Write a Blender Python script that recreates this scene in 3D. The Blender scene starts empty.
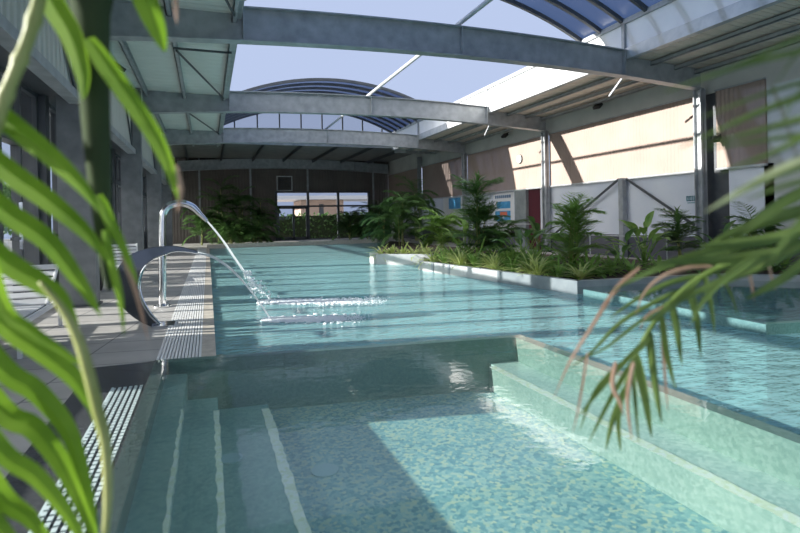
import bpy, math, random
from mathutils import Vector, Matrix
R = math.radians
random.seed(7)
S = bpy.context.scene
COL = S.collection

# ------------------------------------------------------------------ camera
YAW, ROLL, F, SHY = R(19.99), R(-1.114), 528.8, -48.1
CAM = Vector((0, 0, 1.2))
FW = Vector((math.sin(YAW), math.cos(YAW), 0))
RT0 = Vector((math.cos(YAW), -math.sin(YAW), 0))
UP0 = Vector((0, 0, 1))
RT = RT0 * math.cos(ROLL) + UP0 * math.sin(ROLL)
UP = -RT0 * math.sin(ROLL) + UP0 * math.cos(ROLL)
cd = bpy.data.cameras.new('camera')
cam = bpy.data.objects.new('camera', cd)
COL.objects.link(cam)
cam.matrix_world = Matrix(((RT.x, UP.x, -FW.x, CAM.x), (RT.y, UP.y, -FW.y, CAM.y), (RT.z, UP.z, -FW.z, CAM.z), (0, 0, 0, 1)))
cd.sensor_width = 36
cd.lens = F * 36 / 800
cd.shift_y = SHY / 800
cd.clip_start = 0.05
cd.dof.use_dof = True
cd.dof.focus_distance = 9.0
cd.dof.aperture_fstop = 2.6
S.camera = cam

# ------------------------------------------------------------------ world, sun, exposure
SUN_DIR = Vector((1, -0.2, -0.315)).normalized()
w = bpy.data.worlds.new('world'); S.world = w
w.use_nodes = True
nt = w.node_tree
bg = nt.nodes['Background']
# hazy pale blue sky, much brighter towards the low sun
tc = nt.nodes.new('ShaderNodeTexCoord')
dt = nt.nodes.new('ShaderNodeVectorMath'); dt.operation = 'DOT_PRODUCT'
nt.links.new(tc.outputs['Generated'], dt.inputs[0]); dt.inputs[1].default_value = tuple(Vector((-0.93, -0.12, 0.35)).normalized())
mr = nt.nodes.new('ShaderNodeMapRange'); mr.interpolation_type = 'SMOOTHSTEP'
mr.inputs['From Min'].default_value = 0.15; mr.inputs['From Max'].default_value = 1.0
mr.inputs['To Min'].default_value = 0.0; mr.inputs['To Max'].default_value = 1.0
nt.links.new(dt.outputs['Value'], mr.inputs['Value'])
skc = nt.nodes.new('ShaderNodeMix'); skc.data_type = 'RGBA'
skc.inputs[6].default_value = (0.44, 0.525, 0.74, 1); skc.inputs[7].default_value = (2.5, 2.45, 2.4, 1)
nt.links.new(mr.outputs[0], skc.inputs[0]); nt.links.new(skc.outputs[2], bg.inputs[0])
bg.inputs[1].default_value = 1.0
sd = bpy.data.lights.new('sun', 'SUN')
sd.energy = 12.0
sd.angle = R(0.53)
sd.color = (1.0, 0.95, 0.89)
so = bpy.data.objects.new('sun', sd); COL.objects.link(so)
so.rotation_euler = SUN_DIR.to_track_quat('-Z', 'Y').to_euler()
so.location = (-20, 14, 12)
vs = S.view_settings
vs.view_transform = 'Standard'; vs.look = 'None'; vs.gamma = 1.0; vs.exposure = 0.2
vs.use_curve_mapping = False
S.cycles.transparent_max_bounces = 24
S.cycles.max_bounces = 10
S.cycles.diffuse_bounces = 4
S.cycles.glossy_bounces = 5

# ------------------------------------------------------------------ helpers
def ray(px, py):
    return FW + RT * ((px - 400) / F) - UP * ((py - 266.5 - SHY) / F)
def at(px, py, axis, val):
    d = ray(px, py); i = 'XYZ'.index(axis)
    return CAM + d * ((val - CAM[i]) / d[i])
def atd(px, py, dist):
    return CAM + ray(px, py) * dist

def newmat(name):
    m = bpy.data.materials.new(name); m.use_nodes = True
    n = m.node_tree
    for x in list(n.nodes): n.nodes.remove(x)
    out = n.nodes.new('ShaderNodeOutputMaterial')
    return m, n, out
def L(n, a, b): n.links.new(a, b)
def node(n, t, **kw):
    x = n.nodes.new(t)
    for k, v in kw.items():
        if k in x.inputs.keys() if hasattr(x.inputs, 'keys') else False: x.inputs[k].default_value = v
        else: setattr(x, k, v)
    return x
def ramp(n, fac, stops):
    r = n.nodes.new('ShaderNodeValToRGB')
    e = r.color_ramp.elements
    e[0].position, e[0].color = stops[0][0], (*stops[0][1], 1)
    e[1].position, e[1].color = stops[-1][0], (*stops[-1][1], 1)
    for p, c in stops[1:-1]:
        q = e.new(p); q.color = (*c, 1)
    L(n, fac, r.inputs[0]); return r
def coords(n, scale=(1, 1, 1), rot=(0, 0, 0)):
    g = n.nodes.new('ShaderNodeNewGeometry')
    mp = n.nodes.new('ShaderNodeMapping')
    mp.inputs['Scale'].default_value = scale
    mp.inputs['Rotation'].default_value = rot
    L(n, g.outputs['Position'], mp.inputs['Vector'])
    return mp.outputs[0]
def noise(n, vec, scale, detail=3):
    t = n.nodes.new('ShaderNodeTexNoise')
    t.inputs['Scale'].default_value = scale; t.inputs['Detail'].default_value = detail
    if vec: L(n, vec, t.inputs['Vector'])
    return t
def bump(n, h, strength=0.3, dist=0.02):
    b = n.nodes.new('ShaderNodeBump')
    b.inputs['Strength'].default_value = strength; b.inputs['Distance'].default_value = dist
    L(n, h, b.inputs['Height']); return b
def pbr(n, out, color=None, rough=0.5, metal=0.0, spec=0.5, coat=0.0):
    p = n.nodes.new('ShaderNodeBsdfPrincipled')
    if color is not None: p.inputs['Base Color'].default_value = (*color, 1)
    p.inputs['Roughness'].default_value = rough; p.inputs['Metallic'].default_value = metal
    p.inputs['Specular IOR Level'].default_value = spec
    p.inputs['Coat Weight'].default_value = coat
    L(n, p.outputs[0], out.inputs[0]); return p
def m_mottled(name, a, b, scale=3, rough=0.5, metal=0.0, bumpst=0.0, coat=0.0, detail=4, vscale=(1, 1, 1)):
    m, n, out = newmat(name)
    p = pbr(n, out, a, rough, metal, coat=coat)
    t = noise(n, coords(n, vscale), scale, detail)
    r = ramp(n, t.outputs[0], [(0.3, a), (0.7, b)])
    L(n, r.outputs[0], p.inputs['Base Color'])
    if bumpst: L(n, bump(n, t.outputs[0], bumpst).outputs[0], p.inputs['Normal'])
    return m
def m_ribbed(name, a, b, axis, freq, rough=0.6, dist=0.02, strength=1.0, metal=0.0, shape='sine'):
    """profiled sheet: real bump relief, the colour varies a little from sheet to sheet"""
    m, n, out = newmat(name)
    p = pbr(n, out, a, rough, metal)
    t = noise(n, coords(n), 1.3, 4)
    r = ramp(n, t.outputs[0], [(0.3, a), (0.75, b)])
    L(n, r.outputs[0], p.inputs['Base Color'])
    g = n.nodes.new('ShaderNodeNewGeometry'); sp = n.nodes.new('ShaderNodeSeparateXYZ')
    L(n, g.outputs['Position'], sp.inputs[0])
    mu = n.nodes.new('ShaderNodeMath'); mu.operation = 'MULTIPLY'; mu.inputs[1].default_value = freq * 2 * math.pi
    L(n, sp.outputs['XYZ'.index(axis)], mu.inputs[0])
    s = n.nodes.new('ShaderNodeMath'); s.operation = 'SINE'; L(n, mu.outputs[0], s.inputs[0])
    h = s.outputs[0]
    if shape == 'trap':
        k = n.nodes.new('ShaderNodeMath'); k.operation = 'MULTIPLY'; k.inputs[1].default_value = 2.5; k.use_clamp = True
        L(n, h, k.inputs[0]); h = k.outputs[0]
    L(n, bump(n, h, strength, dist).outputs[0], p.inputs['Normal'])
    return m
def m_tiles(name, a, b, mortar, bw, bh, msize=0.01, rough=0.45, off=0.0, rot=0.0, bumpst=0.3, coat=0.0):
    m, n, out = newmat(name)
    p = pbr(n, out, a, rough, coat=coat)
    v = coords(n, (1, 1, 1), (0, 0, rot))
    br = n.nodes.new('ShaderNodeTexBrick')
    br.offset = off
    br.inputs['Scale'].default_value = 1.0
    br.inputs['Brick Width'].default_value = bw; br.inputs['Row Height'].default_value = bh
    br.inputs['Mortar Size'].default_value = msize
    br.inputs['Color1'].default_value = (*a, 1); br.inputs['Color2'].default_value = (*b, 1)
    br.inputs['Mortar'].default_value = (*mortar, 1)
    L(n, v, br.inputs['Vector'])
    t = noise(n, v, 2.2, 6)
    mx = n.nodes.new('ShaderNodeMix'); mx.data_type = 'RGBA'; mx.blend_type = 'MULTIPLY'; mx.inputs[0].default_value = 0.6
    r = ramp(n, t.outputs[0], [(0.3, (0.6, 0.6, 0.6)), (0.7, (1, 1, 1))])
    L(n, br.outputs[0], mx.inputs[6]); L(n, r.outputs[0], mx.inputs[7])
    L(n, mx.outputs[2], p.inputs['Base Color'])
    if bumpst:
        b = bump(n, br.outputs['Fac'], bumpst, 0.01); b.invert = True
        L(n, b.outputs[0], p.inputs['Normal'])
    return m
def m_mosaic(name, cols, scale, rough=0.3, warp=0.0):
    """glass mosaic: small tiles of several blues and whites"""
    m, n, out = newmat(name)
    p = pbr(n, out, cols[0], rough)
    v = coords(n)
    t = n.nodes.new('ShaderNodeTexVoronoi'); t.feature = 'F1'; t.inputs['Scale'].default_value = scale
    t.inputs['Randomness'].default_value = 0.85
    L(n, v, t.inputs['Vector'])
    sx = n.nodes.new('ShaderNodeSeparateColor'); L(n, t.outputs['Color'], sx.inputs[0])
    st = [(i / (len(cols) - 1), c) for i, c in enumerate(cols)]
    r = ramp(n, sx.outputs[0], st)
    big = noise(n, v, 1.1, 3)
    r2 = ramp(n, big.outputs[0], [(0.35, (0.78, 0.82, 0.85)), (0.65, (1, 1, 1))])
    mx = n.nodes.new('ShaderNodeMix'); mx.data_type = 'RGBA'; mx.blend_type = 'MULTIPLY'; mx.inputs[0].default_value = 1
    L(n, r.outputs[0], mx.inputs[6]); L(n, r2.outputs[0], mx.inputs[7])
    L(n, mx.outputs[2], p.inputs['Base Color'])
    return m
def fresnel(n, ior):
    """the same reflectance from either side of a thin sheet"""
    g = n.nodes.new('ShaderNodeNewGeometry')
    mr_ = n.nodes.new('ShaderNodeMapRange')
    mr_.inputs['To Min'].default_value = ior; mr_.inputs['To Max'].default_value = 1 / ior
    L(n, g.outputs['Backfacing'], mr_.inputs['Value'])
    fr = n.nodes.new('ShaderNodeFresnel'); L(n, mr_.outputs[0], fr.inputs['IOR'])
    return fr
def m_water(name, tint, scale, strength, dist=0.02, stretch=(1, 1, 1), milk=0.0, milkcol=(0.5, 0.84, 0.82), ior=1.33, rough=0.03):
    m, n, out = newmat(name)
    v = coords(n, stretch)
    a = noise(n, v, scale, 3); b_ = noise(n, v, scale * 3.1, 2)
    ad = n.nodes.new('ShaderNodeMath'); ad.operation = 'MULTIPLY_ADD'; ad.inputs[1].default_value = 0.35
    L(n, b_.outputs[0], ad.inputs[0]); L(n, a.outputs[0], ad.inputs[2])
    bp = bump(n, ad.outputs[0], strength, dist)
    fr = fresnel(n, ior)
    L(n, bp.outputs[0], fr.inputs['Normal'])
    tr = n.nodes.new('ShaderNodeBsdfTransparent'); tr.inputs[0].default_value = (*tint, 1)
    gl = n.nodes.new('ShaderNodeBsdfGlossy'); gl.inputs['Roughness'].default_value = rough
    L(n, bp.outputs[0], gl.inputs['Normal'])
    mx = n.nodes.new('ShaderNodeMixShader')
    body = tr.outputs[0]
    if milk:
        df = n.nodes.new('ShaderNodeBsdfDiffuse'); df.inputs[0].default_value = (*milkcol, 1)
        m2 = n.nodes.new('ShaderNodeMixShader'); m2.inputs[0].default_value = milk
        L(n, tr.outputs[0], m2.inputs[1]); L(n, df.outputs[0], m2.inputs[2]); body = m2.outputs[0]
    L(n, fr.outputs[0], mx.inputs[0]); L(n, body, mx.inputs[1]); L(n, gl.outputs[0], mx.inputs[2])
    L(n, mx.outputs[0], out.inputs[0])
    return m
def m_pane(name, tint, ior=1.5, rough=0.02, diff=None, dfac=0.0):
    m, n, out = newmat(name)
    fr = fresnel(n, ior)
    tr = n.nodes.new('ShaderNodeBsdfTransparent'); tr.inputs[0].default_value = (*tint, 1)
    gl = n.nodes.new('ShaderNodeBsdfGlossy'); gl.inputs['Roughness'].default_value = rough
    body = tr.outputs[0]
    if diff:
        df = n.nodes.new('ShaderNodeBsdfTranslucent'); df.inputs[0].default_value = (*diff, 1)
        m2 = n.nodes.new('ShaderNodeMixShader'); m2.inputs[0].default_value = dfac
        L(n, tr.outputs[0], m2.inputs[1]); L(n, df.outputs[0], m2.inputs[2]); body = m2.outputs[0]
    mx = n.nodes.new('ShaderNodeMixShader')
    L(n, fr.outputs[0], mx.inputs[0]); L(n, body, mx.inputs[1]); L(n, gl.outputs[0], mx.inputs[2])
    L(n, mx.outputs[0], out.inputs[0])
    return m
def m_leaf(name, a, b, trans=0.35, rough=0.45, scale=6):
    m, n, out = newmat(name)
    t = noise(n, coords(n), scale, 3)
    r = ramp(n, t.outputs[0], [(0.3, a), (0.7, b)])
    p = n.nodes.new('ShaderNodeBsdfPrincipled'); p.inputs['Roughness'].default_value = rough
    p.inputs['Specular IOR Level'].default_value = 0.35
    L(n, r.outputs[0], p.inputs['Base Color'])
    tl = n.nodes.new('ShaderNodeBsdfTranslucent'); L(n, r.outputs[0], tl.inputs[0])
    mx = n.nodes.new('ShaderNodeMixShader'); mx.inputs[0].default_value = trans
    L(n, p.outputs[0], mx.inputs[1]); L(n, tl.outputs[0], mx.inputs[2]); L(n, mx.outputs[0], out.inputs[0])
    return m
def m_plain(name, c, rough=0.5, metal=0.0, coat=0.0):
    m, n, out = newmat(name); pbr(n, out, c, rough, metal, coat=coat); return m

M = {}
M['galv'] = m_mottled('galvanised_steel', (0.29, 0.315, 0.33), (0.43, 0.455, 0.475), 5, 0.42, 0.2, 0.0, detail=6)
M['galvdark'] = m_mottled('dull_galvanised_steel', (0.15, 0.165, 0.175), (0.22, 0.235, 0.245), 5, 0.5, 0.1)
M['farshade'] = m_mottled('shade_darkened_roof_sheet', (0.16, 0.165, 0.165), (0.22, 0.225, 0.22), 3, 0.6)  # roof sheet darkened: the shade of the far end is in the colour
M['galv_light'] = m_mottled('zinc_purlin', (0.42, 0.45, 0.47), (0.55, 0.57, 0.58), 6, 0.45, 0.3)
M['darksteel'] = m_mottled('dark_steel', (0.07, 0.078, 0.088), (0.10, 0.11, 0.12), 4, 0.45, 0.2)
M['roofsheet'] = m_ribbed('roof_sheet', (0.72, 0.76, 0.71), (0.80, 0.83, 0.78), 'Y', 3.2, 0.55, 0.05, 0.9, shape='trap')
M['roofright'] = m_ribbed('roof_sheet_cream', (0.74, 0.66, 0.56), (0.80, 0.72, 0.62), 'Y', 4.0, 0.6, 0.05, 0.9, shape='trap')
M['cladding'] = m_ribbed('cladding_sheet', (0.50, 0.52, 0.49), (0.58, 0.60, 0.57), 'Y', 5.0, 0.5, 0.02, 0.7)
M['tan'] = m_ribbed('tan_batten_panel', (0.265, 0.205, 0.175), (0.30, 0.237, 0.203), 'Y', 9.0, 0.75, 0.01, 0.35)
M['farwall'] = m_ribbed('far_wall_boards', (0.13, 0.115, 0.105), (0.17, 0.15, 0.14), 'X', 6.0, 0.8, 0.02, 0.5)
M['plaster'] = m_mottled('grey_render', (0.44, 0.46, 0.44), (0.54, 0.56, 0.53), 1.5, 0.8)
M['whitewall'] = m_mottled('white_gloss_panel', (0.72, 0.77, 0.86), (0.82, 0.86, 0.92), 1.2, 0.25, coat=0.6)
M['upstand'] = m_mottled('white_upstand', (0.80, 0.80, 0.80), (0.88, 0.88, 0.87), 2.0, 0.6)
M['plinth'] = m_mottled('dark_plinth', (0.085, 0.09, 0.105), (0.115, 0.12, 0.14), 2.5, 0.6)
M['deck'] = m_tiles('stone_deck_tiles', (0.42, 0.41, 0.39), (0.52, 0.50, 0.47), (0.16, 0.155, 0.15), 0.9, 0.45, 0.008, 0.5, 0.0, R(8))
M['granite'] = m_mottled('dark_granite', (0.045, 0.05, 0.053), (0.075, 0.08, 0.085), 30, 0.25, detail=6)
M['coping'] = m_mottled('beige_coping', (0.42, 0.38, 0.31), (0.58, 0.53, 0.45), 12, 0.6, detail=6)
M['whitegrate'] = m_plain('white_grate_bar', (0.80, 0.80, 0.78), 0.45)
M['greygrate'] = m_plain('pale_grate_bar', (0.52, 0.62, 0.62), 0.4)
M['black'] = m_plain('black_plastic', (0.015, 0.015, 0.017), 0.4)
M['poolfloor'] = m_mosaic('pool_mosaic', [(0.30, 0.56, 0.58), (0.42, 0.66, 0.66), (0.56, 0.76, 0.74)], 26)
M['poolwall'] = m_mosaic('pool_wall_mosaic', [(0.10, 0.24, 0.26), (0.13, 0.28, 0.30), (0.16, 0.32, 0.33)], 30)
M['tubfloor'] = m_mosaic('tub_caustic_mosaic', [(0.12, 0.29, 0.34), (0.20, 0.40, 0.43), (0.36, 0.53, 0.50), (0.54, 0.60, 0.44)], 42)  # tile colours; the yellowish cells against blue also paint in caustic light
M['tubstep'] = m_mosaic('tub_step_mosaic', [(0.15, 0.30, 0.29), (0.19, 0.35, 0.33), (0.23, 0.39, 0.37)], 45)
M['tubbench'] = m_mosaic('sun_offset_bench_mosaic', [(0.36, 0.50, 0.46), (0.47, 0.60, 0.55), (0.58, 0.68, 0.62)], 45)  # bench top lightened against its riser to even out the low sun
M['nosing'] = m_mosaic('nosing_mosaic', [(0.75, 0.78, 0.55), (0.85, 0.88, 0.72), (0.9, 0.9, 0.85)], 40)
M['rimgreen'] = m_mosaic('green_rim_mosaic', [(0.14, 0.30, 0.24), (0.18, 0.35, 0.28), (0.22, 0.39, 0.32)], 60)
M['rimsunface'] = m_mosaic('sun_offset_rim_mosaic', [(0.12, 0.24, 0.235), (0.15, 0.28, 0.27), (0.19, 0.32, 0.30)], 60)  # colour darkened to offset direct sun on the basin's upright face
M['backrim'] = m_mosaic('dark_reflection_rim_mosaic', [(0.09, 0.17, 0.16), (0.12, 0.20, 0.18), (0.14, 0.23, 0.21)], 60)  # darkened to stand in for the dark ceiling mirrored at the tub back
M['siderim'] = m_mosaic('sun_offset_side_rim_mosaic', [(0.13, 0.20, 0.175), (0.16, 0.235, 0.205), (0.20, 0.27, 0.24)], 50)  # darker than the bench top to offset sun on the inner wall
M['riser'] = m_mosaic('sun_offset_riser_mosaic', [(0.17, 0.24, 0.215), (0.21, 0.28, 0.25), (0.26, 0.32, 0.29)], 50)  # darker copy of the bench tiles, offsets direct sun on the riser
M['water'] = m_water('pool_water', (0.80, 0.94, 0.96), 4.0, 0.9, 0.07, (1, 1.9, 1), 0.50, (0.38, 0.70, 0.70), ior=1.25, rough=0.08)
M['tubwater'] = m_water('tub_water', (0.88, 0.97, 0.95), 4.0, 0.10, 0.02, (1, 1.3, 1), 0.05, (0.35, 0.6, 0.55))
M['chrome'] = m_plain('polished_steel', (0.72, 0.73, 0.74), 0.12, 1.0)
M['mirror'] = m_plain('smoked_steel', (0.13, 0.14, 0.15), 0.12, 1.0)
M['jet'] = m_pane('clear_jet', (0.85, 0.9, 0.92), 1.45, 0.1, (0.95, 0.97, 0.98), 0.75)
M['foam'] = m_plain('white_foam', (0.88, 0.92, 0.93), 0.6)
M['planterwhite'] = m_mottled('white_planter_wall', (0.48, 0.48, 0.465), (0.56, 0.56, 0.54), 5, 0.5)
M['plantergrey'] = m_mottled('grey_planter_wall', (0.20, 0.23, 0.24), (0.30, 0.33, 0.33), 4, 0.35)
M['soil'] = m_mottled('soil', (0.05, 0.035, 0.025), (0.09, 0.065, 0.045), 18, 0.95)
M['leafdark'] = m_leaf('dark_leaf', (0.075, 0.165, 0.045), (0.15, 0.28, 0.08), 0.3)
M['leafmid'] = m_leaf('mid_leaf', (0.17, 0.33, 0.06), (0.31, 0.48, 0.12), 0.35)
M['leafyellow'] = m_leaf('yellow_green_leaf', (0.42, 0.52, 0.12), (0.68, 0.72, 0.32), 0.35)
M['leaffront'] = m_leaf('front_leaf', (0.17, 0.33, 0.02), (0.28, 0.47, 0.04), 0.5, scale=12)
M['leafside'] = m_leaf('side_leaf', (0.09, 0.15, 0.035), (0.20, 0.29, 0.085), 0.5, scale=10)
M['leafpale'] = m_leaf('pale_leaf', (0.40, 0.48, 0.26), (0.55, 0.58, 0.36), 0.4, scale=10)
M['leafdry'] = m_leaf('dry_leaf', (0.42, 0.25, 0.17), (0.62, 0.43, 0.33), 0.35, scale=14)
M['stalk'] = m_leaf('dark_stalk', (0.030, 0.045, 0.022), (0.055, 0.08, 0.03), 0.02, 0.95, scale=8)
M['canestalk'] = m_leaf('cane_stalk', (0.28, 0.32, 0.10), (0.42, 0.44, 0.18), 0.1, scale=9)
M['tintglass'] = m_pane('tinted_glass', (0.86, 0.89, 0.90), 1.5)
M['uppertint'] = m_pane('upper_tinted_glass', (0.48, 0.52, 0.56), 1.5)
M['farglass'] = m_pane('far_glass', (0.6, 0.62, 0.65), 1.5)
M['clearglass'] = m_pane('clear_glass', (0.9, 0.93, 0.95), 1.5)
M['vault'] = m_pane('blue_polycarbonate', (0.17, 0.24, 0.42), 1.5, 0.15, (0.085, 0.13, 0.23), 0.88)
M['vaultfar'] = m_pane('dark_blue_polycarbonate', (0.10, 0.14, 0.25), 1.5, 0.15, (0.07, 0.10, 0.19), 0.8)
M['white'] = m_plain('white_plastic', (0.75, 0.76, 0.77), 0.4)
M['maroon'] = m_plain('maroon_door', (0.09, 0.015, 0.025), 0.5)
M['blue'] = m_mottled('poster_blue', (0.05, 0.25, 0.50), (0.12, 0.42, 0.68), 6, 0.4)
M['orange'] = m_plain('poster_orange', (0.65, 0.18, 0.10), 0.4)
M['ink'] = m_plain('poster_ink', (0.10, 0.18, 0.30), 0.4)
M['teal'] = m_plain('sign_teal', (0.12, 0.33, 0.38), 0.4)
M['clockface'] = m_plain('clock_face', (0.72, 0.78, 0.66), 0.4)
M['drain'] = m_plain('drain_cover', (0.30, 0.44, 0.48), 0.4)
M['ground'] = m_mottled('outdoor_paving', (0.34, 0.33, 0.31), (0.42, 0.41, 0.38), 2, 0.8)
M['pinkwall'] = m_mottled('pink_building', (0.50, 0.36, 0.28), (0.58, 0.43, 0.34), 1, 0.8)
M['outwhite'] = m_plain('white_building', (0.75, 0.76, 0.78), 0.7)

class MB:
    def __init__(s): s.v = []; s.f = []
    def add(s, vs_, fs):
        o = len(s.v); s.v += [tuple(v) for v in vs_]; s.f += [tuple(i + o for i in f) for f in fs]; return s
    def box(s, x0, x1, y0, y1, z0, z1):
        return s.add([(x0, y0, z0), (x1, y0, z0), (x1, y1, z0), (x0, y1, z0), (x0, y0, z1), (x1, y0, z1), (x1, y1, z1), (x0, y1, z1)],
                     [(0, 3, 2, 1), (4, 5, 6, 7), (0, 1, 5, 4), (1, 2, 6, 5), (2, 3, 7, 6), (3, 0, 4, 7)])
    def bar(s, a, b, w=0.05, h=0.05, up=(0, 0, 1)):
        a, b = Vector(a), Vector(b); d = (b - a).normalized(); u = Vector(up)
        if abs(d.dot(u)) > 0.98: u = Vector((0, 1, 0))
        r = d.cross(u).normalized(); u = r.cross(d).normalized()
        vs_ = [p + r * (i * w / 2) + u * (j * h / 2) for p in (a, b) for i, j in ((-1, -1), (1, -1), (1, 1), (-1, 1))]
        return s.add(vs_, [(3, 2, 1, 0), (4, 5, 6, 7), (0, 1, 5, 4), (1, 2, 6, 5), (2, 3, 7, 6), (3, 0, 4, 7)])
    def tube(s, pts, rad, n=10, cap=True):
        pts = [Vector(p) for p in pts]; rs = rad if isinstance(rad, (list, tuple)) else [rad] * len(pts)
        vs_ = []; fs = []; ref = None
        for i, p in enumerate(pts):
            d = (pts[min(i + 1, len(pts) - 1)] - pts[max(i - 1, 0)]).normalized()
            if ref is None: ref = Vector((0, 0, 1)) if abs(d.z) < 0.9 else Vector((0, 1, 0))
            r = d.cross(ref).normalized(); u = r.cross(d).normalized(); ref = u
            for k in range(n):
                t = 2 * math.pi * k / n; vs_.append(p + (r * math.cos(t) + u * math.sin(t)) * rs[i])
        for i in range(len(pts) - 1):
            for k in range(n):
                a = i * n + k; b = i * n + (k + 1) % n; fs.append((a, b, b + n, a + n))
        if cap: fs.append(tuple(range(n - 1, -1, -1))); fs.append(tuple((len(pts) - 1) * n + k for k in range(n)))
        return s.add(vs_, fs)
    def prism(s, poly, z0, z1):
        n = len(poly)
        vs_ = [(x, y, z0) for x, y in poly] + [(x, y, z1) for x, y in poly]
        fs = [tuple(range(n - 1, -1, -1)), tuple(range(n, 2 * n))] + [(i, (i + 1) % n, (i + 1) % n + n, i + n) for i in range(n)]
        return s.add(vs_, fs)
    def disc(s, c, r, h, n=24, axis='Z'):
        c = Vector(c); vs_ = []
        for q in (0, h):
            for k in range(n):
                t = 2 * math.pi * k / n; a, b = r * math.cos(t), r * math.sin(t)
                vs_.append(c + (Vector((a, b, q)) if axis == 'Z' else Vector((q, a, b)) if axis == 'X' else Vector((a, q, b))))
        return s.add(vs_, [tuple(range(n - 1, -1, -1)), tuple(range(n, 2 * n))] + [(k, (k + 1) % n, (k + 1) % n + n, k + n) for k in range(n)])
    def leaf(s, base, tip, width, bend=0.1, fold=0.15, n=5, nrm=(0, 0, 1), prof=0.5, mid=None, thick=0.0):
        """a folded tapering blade from base to tip"""
        base, tip, nv = Vector(base), Vector(tip), Vector(nrm)
        d = tip - base; ln = d.length
        side = d.cross(nv)
        if side.length < 1e-6: side = d.cross(Vector((0.3, 1, 0.2)))
        side.normalize(); up = side.cross(d).normalized()
        vs_ = []; fs = []
        for i in range(n + 1):
            t = i / n
            c = base + d * t + up * (bend * ln * math.sin(math.pi * t)) - Vector((0, 0, 0.0))
            wd = width * (math.sin(math.pi * min(1, (t * 0.93 + 0.05)) ** prof)) * 0.5 + 0.0006
            if i == n: wd = 0.0006
            vs_ += [c - side * wd + up * (fold * wd), c, c + side * wd + up * (fold * wd)]
        for i in range(n):
            a = i * 3; fs += [(a, a + 1, a + 4, a + 3), (a + 1, a + 2, a + 5, a + 4)]
        return s.add(vs_, fs)
    def build(s, name, mat, parent=None, smooth=False, bevel=0.0):
        me = bpy.data.meshes.new(name); me.from_pydata(s.v, [], s.f); me.update()
        if mat: me.materials.append(mat)
        if smooth:
            for p in me.polygons: p.use_smooth = True
        o = bpy.data.objects.new(name, me); COL.objects.link(o)
        if parent: o.parent = parent; o.matrix_parent_inverse = Matrix.Translation(-parent.location) if False else Matrix()
        if parent is not None and parent.type == 'EMPTY':
            for v in me.vertices: v.co -= parent.location   # thing builders give world coordinates
        if bevel:
            b = o.modifiers.new('bevel', 'BEVEL'); b.width = bevel; b.segments = 2; b.limit_method = 'ANGLE'
        return o
def tag(o, label=None, cat=None, group=None, kind=None):
    for k, v in (('label', label), ('category', cat), ('group', group), ('kind', kind)):
        if v: o[k] = v
    return o
def thing(name, loc, label, cat, group=None):
    o = bpy.data.objects.new(name, None); o.location = loc; o.empty_display_size = 0.1; COL.objects.link(o)
    return tag(o, label, cat, group)
def sub(parent, o):
    """make o (built in world coordinates) a sub-part of mesh parent"""
    g = parent
    while g.parent: g = g.parent
    if g.type == 'EMPTY':
        for v in o.data.vertices: v.co -= g.location
    o.parent = parent; return o

XL, XR, XG = -1.53, 10.84, -2.32          # beam ends and the left glass line
BY = [9.165, 15.165, 21.165, 31.84]
ZB, TB = 4.05, 0.57                       # beam underside at its ends, beam depth
XO0, XO1 = 0.54, 8.65                     # roof opening
YO1 = 24.6                                # far end of the opening
XM = 4.65

# ------------------------------------------------------------------ shell
def st(o, label=None): o['kind'] = 'structure'; 
def struct(name, mb, mat, **k):
    o = mb.build(name, mat, **k); o['kind'] = 'structure'; return o

YN = -5.0                                 # near end of everything
# left deck, far deck, right deck
b = MB().prism([(XG - .1, YN), (-0.93, YN), (-0.93, 5.05), (-0.45, 5.05), (-0.45, 26.3), (XG - .1, 26.3)], -0.3, 0.0)
struct('floor', b, M['deck'])
b = MB().prism([(XG - .1, 26.3), (11.0, 26.3), (11.0, 32.3), (XG - .1, 32.3)], -0.3, 0.02)
struct('floor', b, M['deck'])
b = MB().prism([(7.6, 7.6), (11.0, 6.6), (11.0, 26.3), (8.2, 26.3), (7.6, 15.0)], -0.3, 0.0)
struct('floor', b, M['deck'])
b = MB().box(XG - 40, XG - .12, -30, 60, -0.4, -0.06).box(XG - .1, 45, 32.4, 60, -0.4, -0.06).box(11.2, 45, -30, 32.4, -0.4, -0.06)
struct('outdoor_ground', b, M['ground'])
# pool shell
ZP = -0.75
b = MB().box(0.05, 13, -5, 26.0, ZP - .1, ZP)
struct('pool_basin_floor', b, M['poolfloor'])
b = MB().box(-0.05, 0.05, 4.6, 26.0, ZP, -0.06)
struct('pool_basin_side', b, M['poolwall'])
b = MB().prism([(-.05, 26.0), (8.2, 26.0), (8.2, 26.3), (-.05, 26.3)], ZP, 0.16)
struct('pool_far_step', b, M['coping'])
b = MB().box(12.9, 13, -5, 4.5, ZP, 0.02).box(0, 13, -5.1, -5, ZP, .02)
struct('pool_outer_edge', b, M['poolwall'])
b = MB().box(-0.09, 0.05, 4.72, 26.0, -0.06, 0.004)
o = struct('pool_coping', b, M['coping'])
# water of the main pool
b = MB().prism([(0.05, 26.0), (0.05, 4.3), (0.1, -5), (12.9, -5), (12.9, 6.5), (8.2, 8), (8.2, 26.0)], -0.031, -0.03)
b.v = b.v; 
wm = MB().add([(0.05, 4.60, -0.03), (2.9, 4.1, -0.03), (2.9, -5, -0.03), (12.9, -5, -0.03), (12.9, 8, -0.03), (8.2, 8, -0.03), (8.2, 26, -0.03), (0.05, 26, -0.03)], [(0, 1, 2, 3, 4, 5, 6, 7)])
o = wm.build('pool_water', M['water']); tag(o, 'rippled turquoise water filling the long main pool', 'water', kind='stuff')

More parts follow.
